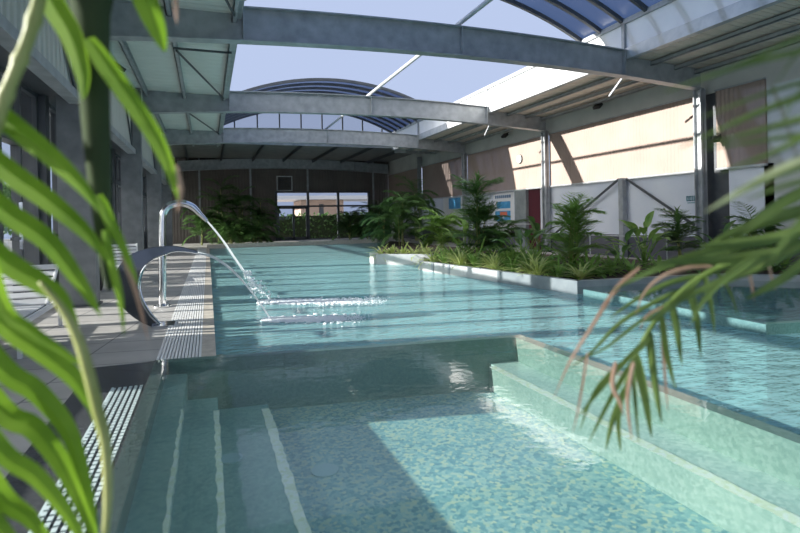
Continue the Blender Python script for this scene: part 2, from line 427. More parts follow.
# tub: rim, steps, bench
TL, TR_, TYL, TYR = -0.33, 2.62, 4.60, 4.18     # inner left, inner right, back corners
ZT = 0.10
def yback(x): return TYL + (TYR - TYL) * (x - TL) / (TR_ - TL)
rim = struct('tub_rim', MB().prism([(TL - .09, YN), (TL, YN), (TL, TYL), (TL - .09, TYL + .09)], -0.05, ZT - .002), M['granite'])
struct('tub_back_rim', MB().prism([(TL - .09, TYL + .09), (TL, TYL), (TR_, TYR), (TR_ + .1, TYR + .07)], ZP, ZT - .004), M['backrim'])
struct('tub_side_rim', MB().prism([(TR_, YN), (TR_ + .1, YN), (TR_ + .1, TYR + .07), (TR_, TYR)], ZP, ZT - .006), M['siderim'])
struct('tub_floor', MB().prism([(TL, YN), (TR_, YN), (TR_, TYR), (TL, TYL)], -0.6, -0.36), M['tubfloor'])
def tubstep(name, x0, x1, ztop, mat, yb):
    return struct(name, MB().prism([(x0, YN), (x1, YN), (x1, yb), (x0, yb + .03)], -0.40, ztop), mat)
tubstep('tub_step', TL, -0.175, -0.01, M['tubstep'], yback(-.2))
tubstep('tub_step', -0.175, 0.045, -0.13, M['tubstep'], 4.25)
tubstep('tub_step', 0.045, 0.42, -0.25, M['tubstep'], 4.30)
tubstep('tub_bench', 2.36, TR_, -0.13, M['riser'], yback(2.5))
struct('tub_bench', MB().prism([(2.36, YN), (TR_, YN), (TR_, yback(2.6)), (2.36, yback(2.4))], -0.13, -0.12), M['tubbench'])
for x, z, y1, wd in ((-0.175, -0.01, 3.7, .012), (0.045, -0.13, 3.95, .028), (0.42, -0.25, 4.2, .055), (2.36, -0.12, 4.1, .07)):
    n_ = 60; vs_ = []; fs = []
    for i in range(n_ + 1):
        y = 0.4 + (y1 - .4) * i / n_; j1, j2 = random.uniform(-.006, .006), random.uniform(-.006, .006)
        vs_ += [(x - wd + j1, y, z + .004), (x + .004 + j2, y, z + .004), (x + .004 + j2, y, z - .03)]
    for i in range(n_): a = i * 3; fs += [(a, a + 1, a + 4, a + 3), (a + 1, a + 2, a + 5, a + 4)]
    struct('step_nosing', MB().add(vs_, fs), M['nosing'])
o = MB().add([(TL - .085, YN, ZT), (TR_ + .09, YN, ZT), (TR_ + .09, TYR + .06, ZT), (TL - .085, TYL + .085, ZT)], [(0, 1, 2, 3)]).build('tub_water', M['tubwater'])
tag(o, 'still clear green water brimming over the near tub', 'water', kind='stuff')
for px, py, r_, ly, z in ((325, 471, .085, 'round floor drain in the dark middle of the tub', -.36), (231, 459, .07, 'round drain on the tub step beside the left nosing', -.25)):
    p = at(px, py, 'Z', z)
    o = MB().disc((p.x, p.y, z), r_, .008).build('drain_cover', M['drain']); tag(o, ly, 'drain')
# dark overflow kerb left of the tub and the granite strip under the near grate
struct('granite_strip', MB().prism([(-0.93, YN), (TL - .09, YN), (TL - .09, 4.70), (-0.93, 5.05)], -0.3, 0.0), M['granite'])
struct('granite_strip', MB().prism([(-0.93, 5.05), (TL - .09, 4.69), (0.05, 4.62), (0.05, 4.75), (-0.45, 5.05)], -0.3, 0.001), M['granite'])
struct('gutter_bed', MB().box(-0.45, -0.09, 5.05, 26.0, -0.3, -0.02), M['granite'])
# grates
g = thing('pool_grate', (-0.27, 5.05, 0), 'long white overflow grate running beside the main pool edge', 'grate')
m_ = MB()
for i in range(13):
    x = -0.445 + i * 0.029; m_.box(x, x + .021, 5.0, 26.0, -0.018, 0.006)
m_.build('grate_bars', M['whitegrate'], g)
g = thing('tub_grate', (-0.55, 2.5, 0), 'pale slotted overflow grate set in dark granite beside the tub', 'grate')
m_ = MB()
for i in range(7):
    x = -0.67 + i * 0.036; y = -2.0
    while y < 4.34:
        m_.box(x, x + .02, y, y + .035, 0.001, 0.007); y += .05
m_.build('grate_bars', M['greygrate'], g)
m_ = MB().box(-.68, -.668, -2, 4.36, .001, .006).box(-.434, -.42, -2, 4.36, .001, .006)
m_.build('grate_frame', M['greygrate'], g)

# ------------------------------------------------------------------ beams
def beam(Y, label, x0=XL, x1=XR):
    t = thing('roof_beam', ((x0 + x1) / 2, Y, ZB), label, 'beam', 'arched steel roof beams')
    def cz(x): return 0.24 * (1 - ((x - XM) / 6.19) ** 2)
    n = 24
    def strip(y0, y1, za, zb):
        vs_ = []; fs = []
        for i in range(n + 1):
            x = x0 + (x1 - x0) * i / n; c = cz(x) + ZB
            vs_ += [(x, y0, c + za), (x, y1, c + za), (x, y1, c + zb), (x, y0, c + zb)]
        for i in range(n):
            a = i * 4
            for k in range(4): fs.append((a + k, a + (k + 1) % 4, a + 4 + (k + 1) % 4, a + 4 + k))
        fs += [(3, 2, 1, 0), (n * 4, n * 4 + 1, n * 4 + 2, n * 4 + 3)]
        return MB().add(vs_, fs)
    web = strip(Y - .012, Y + .012, .02, TB - .02).build('web', M['galv'], t)
    strip(Y - .11, Y + .11, 0, .022).build('flange', M['galv'], t)
    strip(Y - .11, Y + .11, TB - .022, TB).build('flange', M['galv'], t)
    for x in (XO0 + .08, XM, XO1 - .08):
        c = cz(x) + ZB
        MB().box(x - .012, x + .012, Y - .1, Y + .1, c + .022, c + TB - .022).build('stiffener', M['galv']); sub(web, bpy.context.scene.collection.objects[-1])
    return t
beam(BY[0], 'nearest and largest arched grey steel beam across the hall')
beam(BY[1], 'second arched grey steel beam, at the middle right column')
beam(BY[2], 'third arched grey steel beam below the far glazed gable')
beam(BY[3], 'farthest dim steel beam just before the end wall')
beam(3.165, 'arched steel beam overhead nearest the camera, out of frame')

# columns
def column(x, y, w_, d_, z1, label, right=True, mat='galv'):
    t = thing('steel_column', (x, y, 0), label, 'column', 'steel columns along the walls')
    m_ = MB().box(x - w_ / 2, x + w_ / 2, y - d_ / 2, y - d_ / 2 + .02, 0, z1).box(x - w_ / 2, x + w_ / 2, y + d_ / 2 - .02, y + d_ / 2, 0, z1).box(x - .012, x + .012, y - d_ / 2, y + d_ / 2, 0, z1)
    m_.build('shaft', M[mat], t)
    MB().box(x - w_ / 2 - .05, x + w_ / 2 + .05, y - d_ / 2 - .05, y + d_ / 2 + .05, 0, .025).build('base_plate', M['darksteel'], t)
    return t
for Y, lb in ((9.165, 'steel column right of the white panel, at the nearest beam'), (15.165, 'steel column in the middle of the right wall'),
              (21.165, 'steel column rising behind the tall spiky palm'), (3.165, 'steel column on the right wall nearest the camera')):
    column(10.80, Y, .17, .2, ZB, lb)
column(10.8, 26.5, .16, .2, 4.5, 'dim steel column at the far right behind palms')
for Y, lb in ((9.0, 'left steel column behind the hanging palm stalk'), (15.0, 'left steel column beside the bright cladding and second beam'),
              (21.0, 'third steel column along the left glass wall'), (27.0, 'fourth steel column along the left wall, in shade')):
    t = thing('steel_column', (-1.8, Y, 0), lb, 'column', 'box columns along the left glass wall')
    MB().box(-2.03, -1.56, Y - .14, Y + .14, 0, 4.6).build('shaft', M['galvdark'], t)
    MB().box(-2.06, -1.53, Y - .17, Y + .17, 0, .03).build('base_plate', M['darksteel'], t)

# ------------------------------------------------------------------ roof
ZR = 4.64
# left strip
b = MB().add([(XG - .6, YN, ZR), (XO0 - .08, YN, ZR), (XO0 - .08, YO1, ZR), (XG - .6, YO1, ZR)], [(0, 1, 2, 3)])
b.box(XG - .6, XO0 - .08, YN, YO1, ZR + .03, ZR + .1)
struct('ceiling', b, M['roofsheet'])
b = MB().add([(XO1 + .05, YN, ZR), (11.3, YN, 4.52), (11.3, YO1, 4.52), (XO1 + .05, YO1, ZR)], [(3, 2, 1, 0)])
b.add([(XO1 + .05, YN, ZR + .06), (11.3, YN, 4.58), (11.3, YO1, 4.58), (XO1 + .05, YO1, ZR + .06)], [(0, 1, 2, 3)])
struct('ceiling', b, M['roofright'])
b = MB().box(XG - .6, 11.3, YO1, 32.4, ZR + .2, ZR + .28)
struct('ceiling', b, M['farshade'])
b = MB().box(XG - .6, XO0 - .1, YO1 - .02, YO1 + .1, ZR - .06, ZR + .28).box(XO1 + .1, 11.3, YO1 - .02, YO1 + .1, 4.44, ZR + .28)
struct('trim_3', b, M['galv'])
b = MB().box(XG - .6, 11.3, YN - .2, -0.8, ZR + .2, ZR + .28)
struct('ceiling', b, M['roofsheet'])
# upstands either side of the opening, with posts and rail
def upstand(x, side, label, white):
    t = thing('roof_upstand', (x, 12, ZR), label, 'roof curb')
    MB().box(x, x + .04, YN, YO1, 4.80, 5.36).build('panel', white, t)
    MB().box(x - .06, x + .06, YN, YO1, 5.34, 5.44).build('rail', M['galv'], t)
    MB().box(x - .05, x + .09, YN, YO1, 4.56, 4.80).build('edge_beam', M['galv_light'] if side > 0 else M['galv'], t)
    y = 3.165
    while y < YO1:
        MB().box(x - .06, x, y - .04, y + .04, 4.6, 5.36).build('post', M['galv'], t); y += 6.0
    return t
upstand(XO1, 1, 'white upstand with a grey rail along the right of the roof opening', M['upstand'])
upstand(XO0 - .04, -1, 'upstand with a grey rail along the left of the roof opening', M['upstand'])
# ridge pole
t = tag(MB().tube([(XM, YN, 4.95), (XM, YO1, 4.95)], .045, 10).build('ridge_pole', M['galv_light'], smooth=True), 'pale steel tube running along the middle of the roof opening', 'pole')
# purlins
def purlin(x, y0, y1, z, label, grp, h=.14, w_=.07, mat='galv'):
    o = MB().box(x - .008, x + .008, y0, y1, z - h, z).box(x - .008, x + w_, y0, y1, z - h, z - h + .012).box(x - .008, x + w_, y0, y1, z - .012, z).build('roof_purlin', M[mat])
    return tag(o, label, 'purlin', grp)
for x, lb in ((-0.55, 'steel purlin under the left roof sheets, midway to the opening'), (-1.45, 'steel purlin under the left roof sheets, next to the wall'), (0.44, 'steel purlin at the left edge of the roof opening')):
    purlin(x, YN, YO1, ZR - .005, lb, 'purlins under the left roof')
for x, z, lb in ((9.35, 4.59, 'dark steel purlin under the right roof, first from the opening'), (10.05, 4.55, 'dark steel purlin under the right roof, second from the opening'), (10.65, 4.5, 'steel purlin under the right roof beside the wall')):
    purlin(x, YN, YO1, z, lb, 'purlins under the right roof', .09, .06, 'galv')
for i in range(7):
    x = -1.0 + i * 1.75
    purlin(x, YO1, 32.2, ZR + .19, ['far left', 'second from left', 'third from left', 'middle', 'third from right', 'second from right', 'far right'][i] + ' purlin under the solid roof before the end wall', 'purlins under the far roof', .15, .07, 'darksteel')
# braces between beams on the left: strut + diagonal rod
for Y0, wd in ((9.165, 'nearest bay'), (15.165, 'second bay'), (3.165, 'bay above the camera')):
    t = thing('roof_brace', (0, Y0 + 3, 4.5), 'thin strut and diagonal rod under the left roof, ' + wd, 'brace', 'braces under the left roof')
    MB().bar((-.55, Y0 + 1.6, 4.48), (.5, Y0 + 1.6, 4.48), .035, .035).build('strut', M['darksteel'], t)
    MB().bar((-.5, Y0 + 1.7, 4.47), (.46, Y0 + 5.6, 4.47), .03, .03).build('rod', M['darksteel'], t)
# knee rods from beam to edge beam on the right
for Y0, lb in ((9.165, 'slim grey knee rod at the right end of the nearest beam'), (15.165, 'slim grey knee rod at the right end of the second beam')):
    o = MB().bar((8.85, Y0 - .02, 4.52), (9.0, Y0 + .9, 4.0), .03, .05).build('knee_rod', M['galv']); tag(o, lb, 'brace')
# vaults
def vault(y0, y1, label, nr, h=1.0, mat='vault'):
    t = thing('vaulted_roof', (XM, (y0 + y1) / 2, 5.44), label, 'roof vault', 'sliding vaulted roofs')
    hw = (XO1 - XO0) / 2 + .02; cx = (XO0 + XO1) / 2
    r = (hw * hw + h * h) / (2 * h); zc = 5.44 + h - r; a0 = math.asin(hw / r)
    n = 32
    def arc(rr): return [(cx + rr * math.sin(-a0 + 2 * a0 * i / n), zc + rr * math.cos(-a0 + 2 * a0 * i / n)) for i in range(n + 1)]
    pa = arc(r)
    vs_ = []; fs = []
    for x, z in pa: vs_ += [(x, y0, z), (x, y1, z)]
    for i in range(n): a = i * 2; fs.append((a, a + 2, a + 3, a + 1))
    MB().add(vs_, fs).build('canopy', M[mat], t, smooth=True)
    for k in range(nr):
        y = y0 + (y1 - y0) * k / (nr - 1)
        o1, i1 = arc(r + .01), arc(r - .09)
        vs_ = []; fs = []
        for i in range(n + 1):
            vs_ += [(o1[i][0], y - .04, o1[i][1]), (o1[i][0], y + .04, o1[i][1]), (i1[i][0], y + .04, i1[i][1]), (i1[i][0], y - .04, i1[i][1])]
        for i in range(n):
            a = i * 4
            for q in range(4): fs.append((a + q, a + (q + 1) % 4, a + 4 + (q + 1) % 4, a + 4 + q))
        fs += [(0, 1, 2, 3), (n * 4 + 3, n * 4 + 2, n * 4 + 1, n * 4)]
        MB().add(vs_, fs).build('rib', M['darksteel'], t)
    return t, arc, r
vault(-1.0, 10.55, 'blue tinted sliding roof vault overhead at upper right', 18)
tv, arcf, rr = vault(19.3, YO1, 'blue tinted sliding roof vault stacked over the far end', 9, 1.0, 'vaultfar')
# glazed gable closing the far vault
g = thing('gable_window', (XM, YO1, 5.0), 'arched glazed gable with thin mullions closing the far vault', 'window')
pa = arcf(rr - .09)
n = len(pa)
vs_ = [(x, YO1 + .02, 4.85) for x, z in pa] + [(x, YO1 + .02, z) for x, z in pa]
MB().add(vs_, [(i, i + 1, i + 1 + n, i + n) for i in range(n - 1)]).build('pane', M['farglass'], g)
for k in range(8):
    x = XM - 3.45 + k * .985
    zt = min(pa, key=lambda q: abs(q[0] - x))[1]
    MB().box(x - .03, x + .03, YO1 - .03, YO1 + .05, 4.85, zt).build('mullion', M['darksteel'], g)
MB().box(XO0, XO1, YO1 - .05, YO1 + .07, 4.66, 4.86).build('sill', M['galv'], g)

# ------------------------------------------------------------------ left wall: ledge, cladding, glass doors
b = MB().box(-1.82, -1.75, YN, 32.2, 3.08, 4.64); struct('wall_left', b, M['cladding'])
b = MB().box(-1.86, -1.68, YN, 32.2, 2.96, 3.08); struct('trim_1', b, M['galv'])
b = MB().box(XG - .1, -1.82, YN, 32.2, 3.08, 3.14); struct('ceiling', b, M['darksteel'])
for i, Y in enumerate((9.0, 15.0, 21.0, 27.0)):
    o = MB().box(-1.75, -1.71, Y - .45, Y - .37, 3.08, 4.62).bar((-1.72, Y - 2.0, 4.5), (-1.72, Y - .5, 3.12), .03, .05).build('wall_brace', M['darksteel'])
    tag(o, 'dark upright and diagonal on the left cladding before the %s left column' % ['nearest', 'second', 'third', 'fourth'][i], 'brace', 'braces on the left cladding')
# glazing
def glazed_bay(idx, y0, y1, nd, lowsolid=0.0):
    fr = MB()
    fr.box(XG - .06, XG + .06, y0, y1, 0, .09).box(XG - .06, XG + .06, y0, y1, 3.02, 3.08).box(XG - .05, XG + .09, y0, y1, 2.24, 2.36)
    o = struct('window_%d' % idx, fr, M['darksteel'])
    for k in range(nd + 1):
        y = y0 + (y1 - y0) * k / nd
        wdt = .14 if k % 2 == 0 else .07
        q = MB().box(XG - .05, XG + .06, y - wdt / 2, y + wdt / 2, 0.09, 3.02).build('window_mullion', M['darksteel']); q.parent = o
    q = MB().add([(XG, y0, .09), (XG, y1, .09), (XG, y1, 2.30), (XG, y0, 2.30)], [(0, 1, 2, 3)]).build('window_pane', M['tintglass']); q.parent = o
    q = MB().add([(XG, y0, 2.30), (XG, y1, 2.30), (XG, y1, 3.02), (XG, y0, 3.02)], [(0, 1, 2, 3)]).build('upper_pane', M['uppertint']); q.parent = o
    if lowsolid:
        q = MB().box(XG - .04, XG + .04, y0, y1, .09, lowsolid).build('sun_blocker_panel', M['plaster']); q.parent = o  # added out of view to shade the near deck and bound the tub's sun patch
    for k in range(nd):
        if k % 2 == 0:
            y = y0 + (y1 - y0) * (k + 1) / nd - .12
            q = MB().box(XG + .06, XG + .1, y - .015, y + .015, .9, 1.5).build('door_handle', M['chrome']); q.parent = o
            q = MB().box(XG + .06, XG + .09, y - .35, y + .02, 1.02, 1.06).build('push_bar', M['chrome']); q.parent = o
glazed_bay(1, -4.8, 5.7, 2, 0.47)
glazed_bay(2, 5.85, 8.9, 4)
glazed_bay(3, 9.1, 14.9, 6)
glazed_bay(4, 15.1, 20.9, 6)
glazed_bay(5, 21.1, 26.9, 6)
glazed_bay(6, 27.1, 32.0, 5)
for y0, y1, h_ in ((4.65, 5.7, 1.12), (5.75, 6.52, .9), (6.77, 6.87, .98), (9.75, 11.25, .98), (12.7, 13.1, .98), (13.4, 13.9, .98), (15.6, 17.5, .98), (18.4, 19.2, 1.0), (21.4, 26.6, .98)):
    o = MB().box(XG - .3, XG - .16, y0, y1, 0, h_).build('shadow_screen', M['darksteel'])  # added blockers, sized to cast the shade stripes on deck and tub
    nth = ['first', 'second', 'third', 'fourth', 'fifth', 'sixth', 'seventh', 'eighth', 'ninth'][sum(1 for q in COL.objects if q.name.startswith('shadow_screen')) - 1]
    tag(o, nth + ' added low dark screen casting deck shadows outside the left glass, counted from the camera', 'screen', 'added shadow-casting screens outside the left glass')
b = MB()
for y0, y1 in ((5.7, 5.85), (8.9, 9.1), (14.9, 15.1), (20.9, 21.1), (26.9, 27.1)): b.box(XG - .15, XG + .15, y0, y1, 0, 3.08)
struct('trim_2', b, M['darksteel'])

# ------------------------------------------------------------------ right wall
XW = 10.98
b = MB().box(XW, XW + .1, -5, 24.6, 3.95, 4.62).box(XW, XW + .1, 24.6, 32.2, 3.95, 4.86); struct('wall_right', b, M['plaster'])
b = MB().box(XW, XW + .08, 9.3, 15.1, .62, 2.2).box(XW, XW + .08, 18.2, 32.2, .62, 2.2).box(XW, XW + .08, 15.1, 15.75, .62, 2.2); struct('wall_right', b, M['whitewall'])
b = MB().box(XW - .02, XW + .1, -5, 15.75, 0, .62).box(XW - .02, XW + .1, 17.2, 32.2, 0, .62); struct('baseboard_right', b, M['plinth'])
b = MB().box(XW, XW + .1, 17.25, 18.2, 0, 2.2); struct('wall_right', b, M['whitewall'])
b = MB().box(XW - .1, XW + .1, 16.5, 17.25, 0, 2.2); struct('wall_right', b, M['plantergrey'])
b = MB().box(XW + .02, XW + .08, 15.75, 16.5, 0, 2.2); o = struct('door_1', b, M['maroon'])
b = MB().box(XW, XW + .1, -5, 7.8, .62, 3.95); struct('wall_right', b, M['plaster'])
b = MB().box(XW, XW + .08, 7.6, 8.6, .62, 2.2); struct('wall_right', b, M['whitewall'])
b = MB().box(XW + .05, XW + .1, 8.6, 9.3, .0, 3.95); struct('wall_right', b, M['darksteel'])
# sheet panels
def tanpanel(y0, y1, lb, z0=2.2, z1=3.95):
    t = thing('batten_panel', (XW, (y0 + y1) / 2, z0), lb, 'wall panel', 'tan ribbed wall panels')
    n = int((y1 - y0) / .10); vs_ = []; fs = []
    for i in range(n * 2 + 1):
        y = y0 + (y1 - y0) * i / (n * 2); x = XW - .05 - (.009 if i % 2 else 0)
        vs_ += [(x, y, z0), (x, y, z1)]
    for i in range(n * 2): a = i * 2; fs.append((a, a + 1, a + 3, a + 2))
    MB().add(vs_, fs).box(XW - .045, XW, y0, y1, z0, z1).build('ribbed_sheet', M['tan'], t)
    MB().box(XW - .09, XW, y0, y1, z0 - .05, z0).build('bottom_trim', M['galv_light'], t)
    MB().box(XW - .09, XW, y0, y1, z1, z1 + .03).build('top_trim', M['galv'], t)
tanpanel(9.28, 15.1, 'sunlit tan ribbed panel between the two nearest right columns')
tanpanel(15.22, 21.1, 'tan ribbed panel carrying the round clock')
tanpanel(21.22, 26.4, 'shaded tan ribbed panel behind the far right palms')
tanpanel(26.6, 32.0, 'dim tan ribbed panel at the far right corner')
tanpanel(7.72, 8.85, 'unlit tan ribbed panel seen between the palm leaves at right')
# V braces and post at the white wall
t = thing('brace_frame', (10.85, 12.0, 0), 'grey post with two diagonal braces in front of the white panel', 'brace')
MB().box(10.78, 10.92, 11.62, 11.78, 0, 2.2).build('post', M['galv'], t)
MB().bar((10.85, 11.85, 2.17), (10.85, 14.95, .5), .03, .06).build('brace', M['darksteel'], t)
MB().bar((10.85, 11.55, 2.17), (10.85, 9.4, .9), .03, .06).build('brace', M['darksteel'], t)
# clock
p = at(519, 159, 'X', XW - .1)
t = thing('wall_clock', (XW - .1, p.y, p.z), 'round pale green wall clock on the tan panel', 'clock')
MB().disc((XW - .1, p.y, p.z), .17, .03, 28, 'X').build('clock_case', M['darksteel'], t)
MB().disc((XW - .108, p.y, p.z), .15, .01, 28, 'X').build('clock_face', M['clockface'], t); cf_ = COL.objects[-1]
ch_ = MB().bar((XW - .112, p.y, p.z), (XW - .112, p.y + .02, p.z + .11), .006, .014).bar((XW - .112, p.y, p.z), (XW - .112, p.y - .06, p.z + .03), .006, .016).build('clock_hands', M['black']); sub(cf_, ch_)
# floodlights
def flood(pos, lb, d=1, s=1.0):
    x, y, z = pos
    t = thing('floodlight', pos, lb, 'lamp', 'small black floodlights')
    MB().bar((x, y, z), (x - .16 * d * s, y - .05, z - .13 * s), .22 * s, .09 * s).build('housing', M['black'], t, bevel=.01)
    MB().bar((x + .1 * d, y, z + .06), (x - .03 * d, y, z), .03, .03).build('bracket', M['black'], t)
p = at(598, 104, 'X', 10.75); flood((10.8, p.y, p.z), 'black floodlight on the right wall above the sunlit panel')
p = at(505, 134, 'X', 10.75); flood((10.8, p.y, p.z), 'black floodlight above the panel with the clock')
p = at(716, 137, 'X', 10.75); flood((10.8, p.y, p.z), 'black spotlight beside the column at right, left of the unlit panel', 1, .8)
p = at(118, 64, 'X', -1.6); flood((-1.65, p.y, p.z), 'black floodlight high on the left wall in the nearest bay', -1, .9)
# posters and sign
def poster(name, pxs, lb, deco):
    (x0, y0), (x1, y1) = pxs
    a = at(x0, y0, 'X', XW - .03); c = at(x1, y1, 'X', XW - .03)
    t = thing(name, (XW - .02, (a.y + c.y) / 2, c.z), lb, 'poster')
    MB().box(XW - .02, XW, c.y, a.y, c.z, a.z).build('sheet', M['white'], t)
    for di, (nm, u0, u1, v0, v1, mat) in enumerate(deco):       # u from the left of the poster, v from the top
        ya, yb = a.y + (c.y - a.y) * u0, a.y + (c.y - a.y) * u1
        za, zb = a.z + (c.z - a.z) * v0, a.z + (c.z - a.z) * v1
        MB().box(XW - .026 - .001 * di, XW - .02, yb, ya, zb, za).build(nm, M[mat], t)
    return t
title = [('title_line', .1 + .1 * i, .17 + .1 * i, .05, .12, 'ink') for i in range(8)]
poster('wall_poster', ((493, 194), (514, 236)), 'white poster with blue picture and orange spot left of the grey pillar',
       title + [('picture', .18, .85, .2, .36, 'blue'), ('picture', .1, .85, .42, .66, 'blue'), ('picture_spot', .35, .7, .44, .53, 'orange'), ('picture_spot', .45, .55, .54, .6, 'white')])
poster('wall_poster', ((541, 190), (547.5, 236)), 'narrow white and blue poster beside the maroon door', [('picture', .25, .95, .18, .6, 'blue')])
poster('wall_poster', ((443, 196), (463, 226)), 'white and blue poster partly behind the tall palm', [('picture', .3, .9, .1, .45, 'blue')])
a = at(686, 196, 'X', XW - .02)
t = thing('wall_sign', (XW - .01, a.y, a.z), 'small faint teal lettered sign on the white panel at right', 'sign')
for i, (u, w_) in enumerate(((0, .055), (.075, .055), (.15, .03), (.20, .055))):
    y = a.y - u * 1.05
    m_ = MB().box(XW - .012, XW - .001, y - w_, y, a.z - .13, a.z - .105).box(XW - .012, XW - .001, y - w_, y, a.z - .03, a.z)
    m_.box(XW - .012, XW - .001, y - .016, y, a.z - .13, a.z).box(XW - .012, XW - .001, y - w_, y - w_ + .014, a.z - .13, a.z) if i != 2 else m_.box(XW - .012, XW - .001, y - .024, y - .006, a.z - .13, a.z)
    m_.build('letter', M['teal'], t)
MB().box(XW - .011, XW - .001, a.y - .25, a.y - .03, a.z - .18, a.z - .16).build('text_line', M['teal'], t)
# handrail on the right deck
t = thing('handrail', (9.9, 14, 0), 'thin steel handrail on the deck before the maroon door', 'railing')
MB().tube([(10.3, 9.6, .62), (10.3, 15.0, .62)], .015, 8).tube([(10.3, 15.0, .92), (10.3, 20.5, .92)], .018, 8).build('rail', M['galv_light'], t)
for y in (9.7, 12.4, 15.0, 17.8, 20.4): MB().tube([(10.3, y, 0), (10.3, y, .92 if y > 14 else .62)], .018, 8).build('post', M['galv_light'], t)

# ------------------------------------------------------------------ far wall
YF = 32.1
xa, xb = 3.8, 9.65
b = MB().box(XG - .1, xa, YF, YF + .2, 0, 4.9).box(xb, 11.0, YF, YF + .2, 0, 4.9).box(xa, xb, YF, YF + .2, 2.92, 4.9)
struct('wall_far', b, M['farwall'])
fr = MB().box(xa, xb, YF - .05, YF + .1, 2.86, 2.95).box(xa, xb, YF - .05, YF + .1, 0, .08).box(xa, xb, YF - .05, YF + .1, 2.0, 2.1)
o = struct('window_7', fr, M['darksteel'])
for x in (3.85, 5.75, 7.62, 9.6):
    q = MB().box(x - .07, x + .07, YF - .06, YF + .1, 0, 2.9).build('window_mullion', M['darksteel']); q.parent = o
q = MB().add([(xa, YF, 0), (xb, YF, 0), (xb, YF, 2.9), (xa, YF, 2.9)], [(0, 1, 2, 3)]).build('window_pane', M['farglass']); q.parent = o
d_ = MB().box(3.92, 4.02, YF - .07, YF - .02, .05, 2.0).box(4.8, 4.92, YF - .07, YF - .02, .05, 2.0).box(5.6, 5.7, YF - .07, YF - .02, .05, 2.0).box(3.92, 5.7, YF - .07, YF - .02, 1.9, 2.0).box(3.92, 5.7, YF - .07, YF - .02, .05, .2)
o = struct('door_2', d_, M['darksteel'])
q = MB().box(4.76, 4.79, YF - .14, YF - .1, .8, 1.4).build('door_handle', M['chrome']); q.parent = o
for i, x in enumerate((-0.4, 2.4, 5.75, 9.9)):
    o = MB().box(x - .05, x + .05, YF - .09, YF, 2.95 if 3.8 < x < 9.7 else 0, 4.85).build('wall_post', M['galv'])
    tag(o, ['dim upright at the left of the end wall behind palms', 'dim upright left of the vent on the end wall', 'dim upright above the door on the end wall', 'dim upright right of the end windows'][i], 'post', 'posts on the end wall')
t = thing('wall_vent', (4.36, YF, 2.98), 'square framed vent above the far door', 'vent')
MB().box(3.9, 3.95, YF - .06, YF, 2.98, 3.87).box(4.77, 4.82, YF - .06, YF, 2.98, 3.87).box(3.9, 4.82, YF - .06, YF, 3.82, 3.87).box(3.9, 4.82, YF - .06, YF, 2.98, 3.02).build('frame', M['galv_light'], t)
m_ = MB()
for i in range(9): m_.bar((3.95, YF - .03, 3.07 + i * .088), (4.77, YF - .03, 3.07 + i * .088), .02, .05, (0, 1, .5))
m_.build('louvre', M['darksteel'], t)

# outside: building beyond the end glass, trees left of the glass wall
t = thing('far_building', (9.5, 47, 0), 'pinkish low building with white eaves seen through the end windows', 'building')
MB().box(7.6, 11.4, 46, 50, -.06, 2.95).build('wall', M['pinkwall'], t)
MB().box(5.0, 18, 45.2, 51, 2.98, 3.3).build('roof', M['outwhite'], t)
MB().box(9.2, 9.6, 45.95, 46, 1.6, 2.6).build('window', M['darksteel'], t)
t = thing('garden_hedge', (6, 36, 0), 'dark clipped hedge outside beyond the far door', 'hedge')
m_ = MB(); rnd = random.Random(31)
for i in range(2600):
    c = Vector((rnd.uniform(-3, 15), rnd.uniform(35.6, 36.4), rnd.uniform(0, 1.62)))
    v = Vector((rnd.uniform(-1, 1), rnd.uniform(-1, 1), rnd.uniform(-1, 1))).normalized()
    m_.leaf(c, c + v * .22, .16, .1, .2, 2, (rnd.uniform(-1, 1), 1, rnd.uniform(-1, 1)))
m_.build('foliage', M['leafdark'], t)
MB().box(-3, 15, 35.75, 36.25, -.06, 1.5).build('core', M['stalk'], t)

# ------------------------------------------------------------------ planters
PZ = .18
def P(px, py, z): p = at(px, py, 'Z', z); return (p.x, p.y)
P0 = P(377, 254, .25); P0r = P(432, 254.3, .25); P0b = P(369.5, 252.6, .25)
P1 = P(419, 261, PZ); P2 = P(577, 281, PZ); P2m = P(497, 271, PZ)
P3 = P(718, 274, PZ); P4 = P(800, 279.5, PZ)
print('planter pts', P0, P0r, P1, P2, P3, P4)
def wallseg(a, b_, name, lb, mat, th=.12, z0=-.9, cat='planter wall', top=None):
    a = Vector((a[0], a[1])); b2 = Vector((b_[0], b_[1])); d = (b2 - a).normalized(); nrm = Vector((-d.y, d.x)) * th
    poly = [tuple(a), tuple(b2), tuple(b2 + nrm), tuple(a + nrm)]
    struct('planter_footing', MB().prism([(x_ + .002, y_ + .004) for x_, y_ in poly], z0, -.05), M['poolwall'])  # pool mosaic in a darker tone to offset sun on these upright faces
    o = MB().prism(poly, -.07, top or PZ).build(name, mat, bevel=.006); return tag(o, lb, cat)
wallseg(P0, P0r, 'planter_wall', 'short pale planter wall furthest down the pool', M['planterwhite'], top=.25)
wallseg(P0b, P0, 'planter_wall', 'sunlit return of the furthest planter wall', M['planterwhite'], top=.25)
wallseg((P1[0] + .9, P1[1] + 2.2), P1, 'planter_wall', 'hidden return joining the white planter wall to the one behind', M['planterwhite'])
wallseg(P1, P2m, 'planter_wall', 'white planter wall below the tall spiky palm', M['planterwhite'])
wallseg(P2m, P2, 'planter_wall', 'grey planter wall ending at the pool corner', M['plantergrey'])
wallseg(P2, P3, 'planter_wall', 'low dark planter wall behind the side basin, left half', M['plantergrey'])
wallseg(P3, (P4[0] + 1.5, P4[1] - .55), 'planter_wall', 'low dark planter wall behind the side basin, right half', M['plantergrey'])
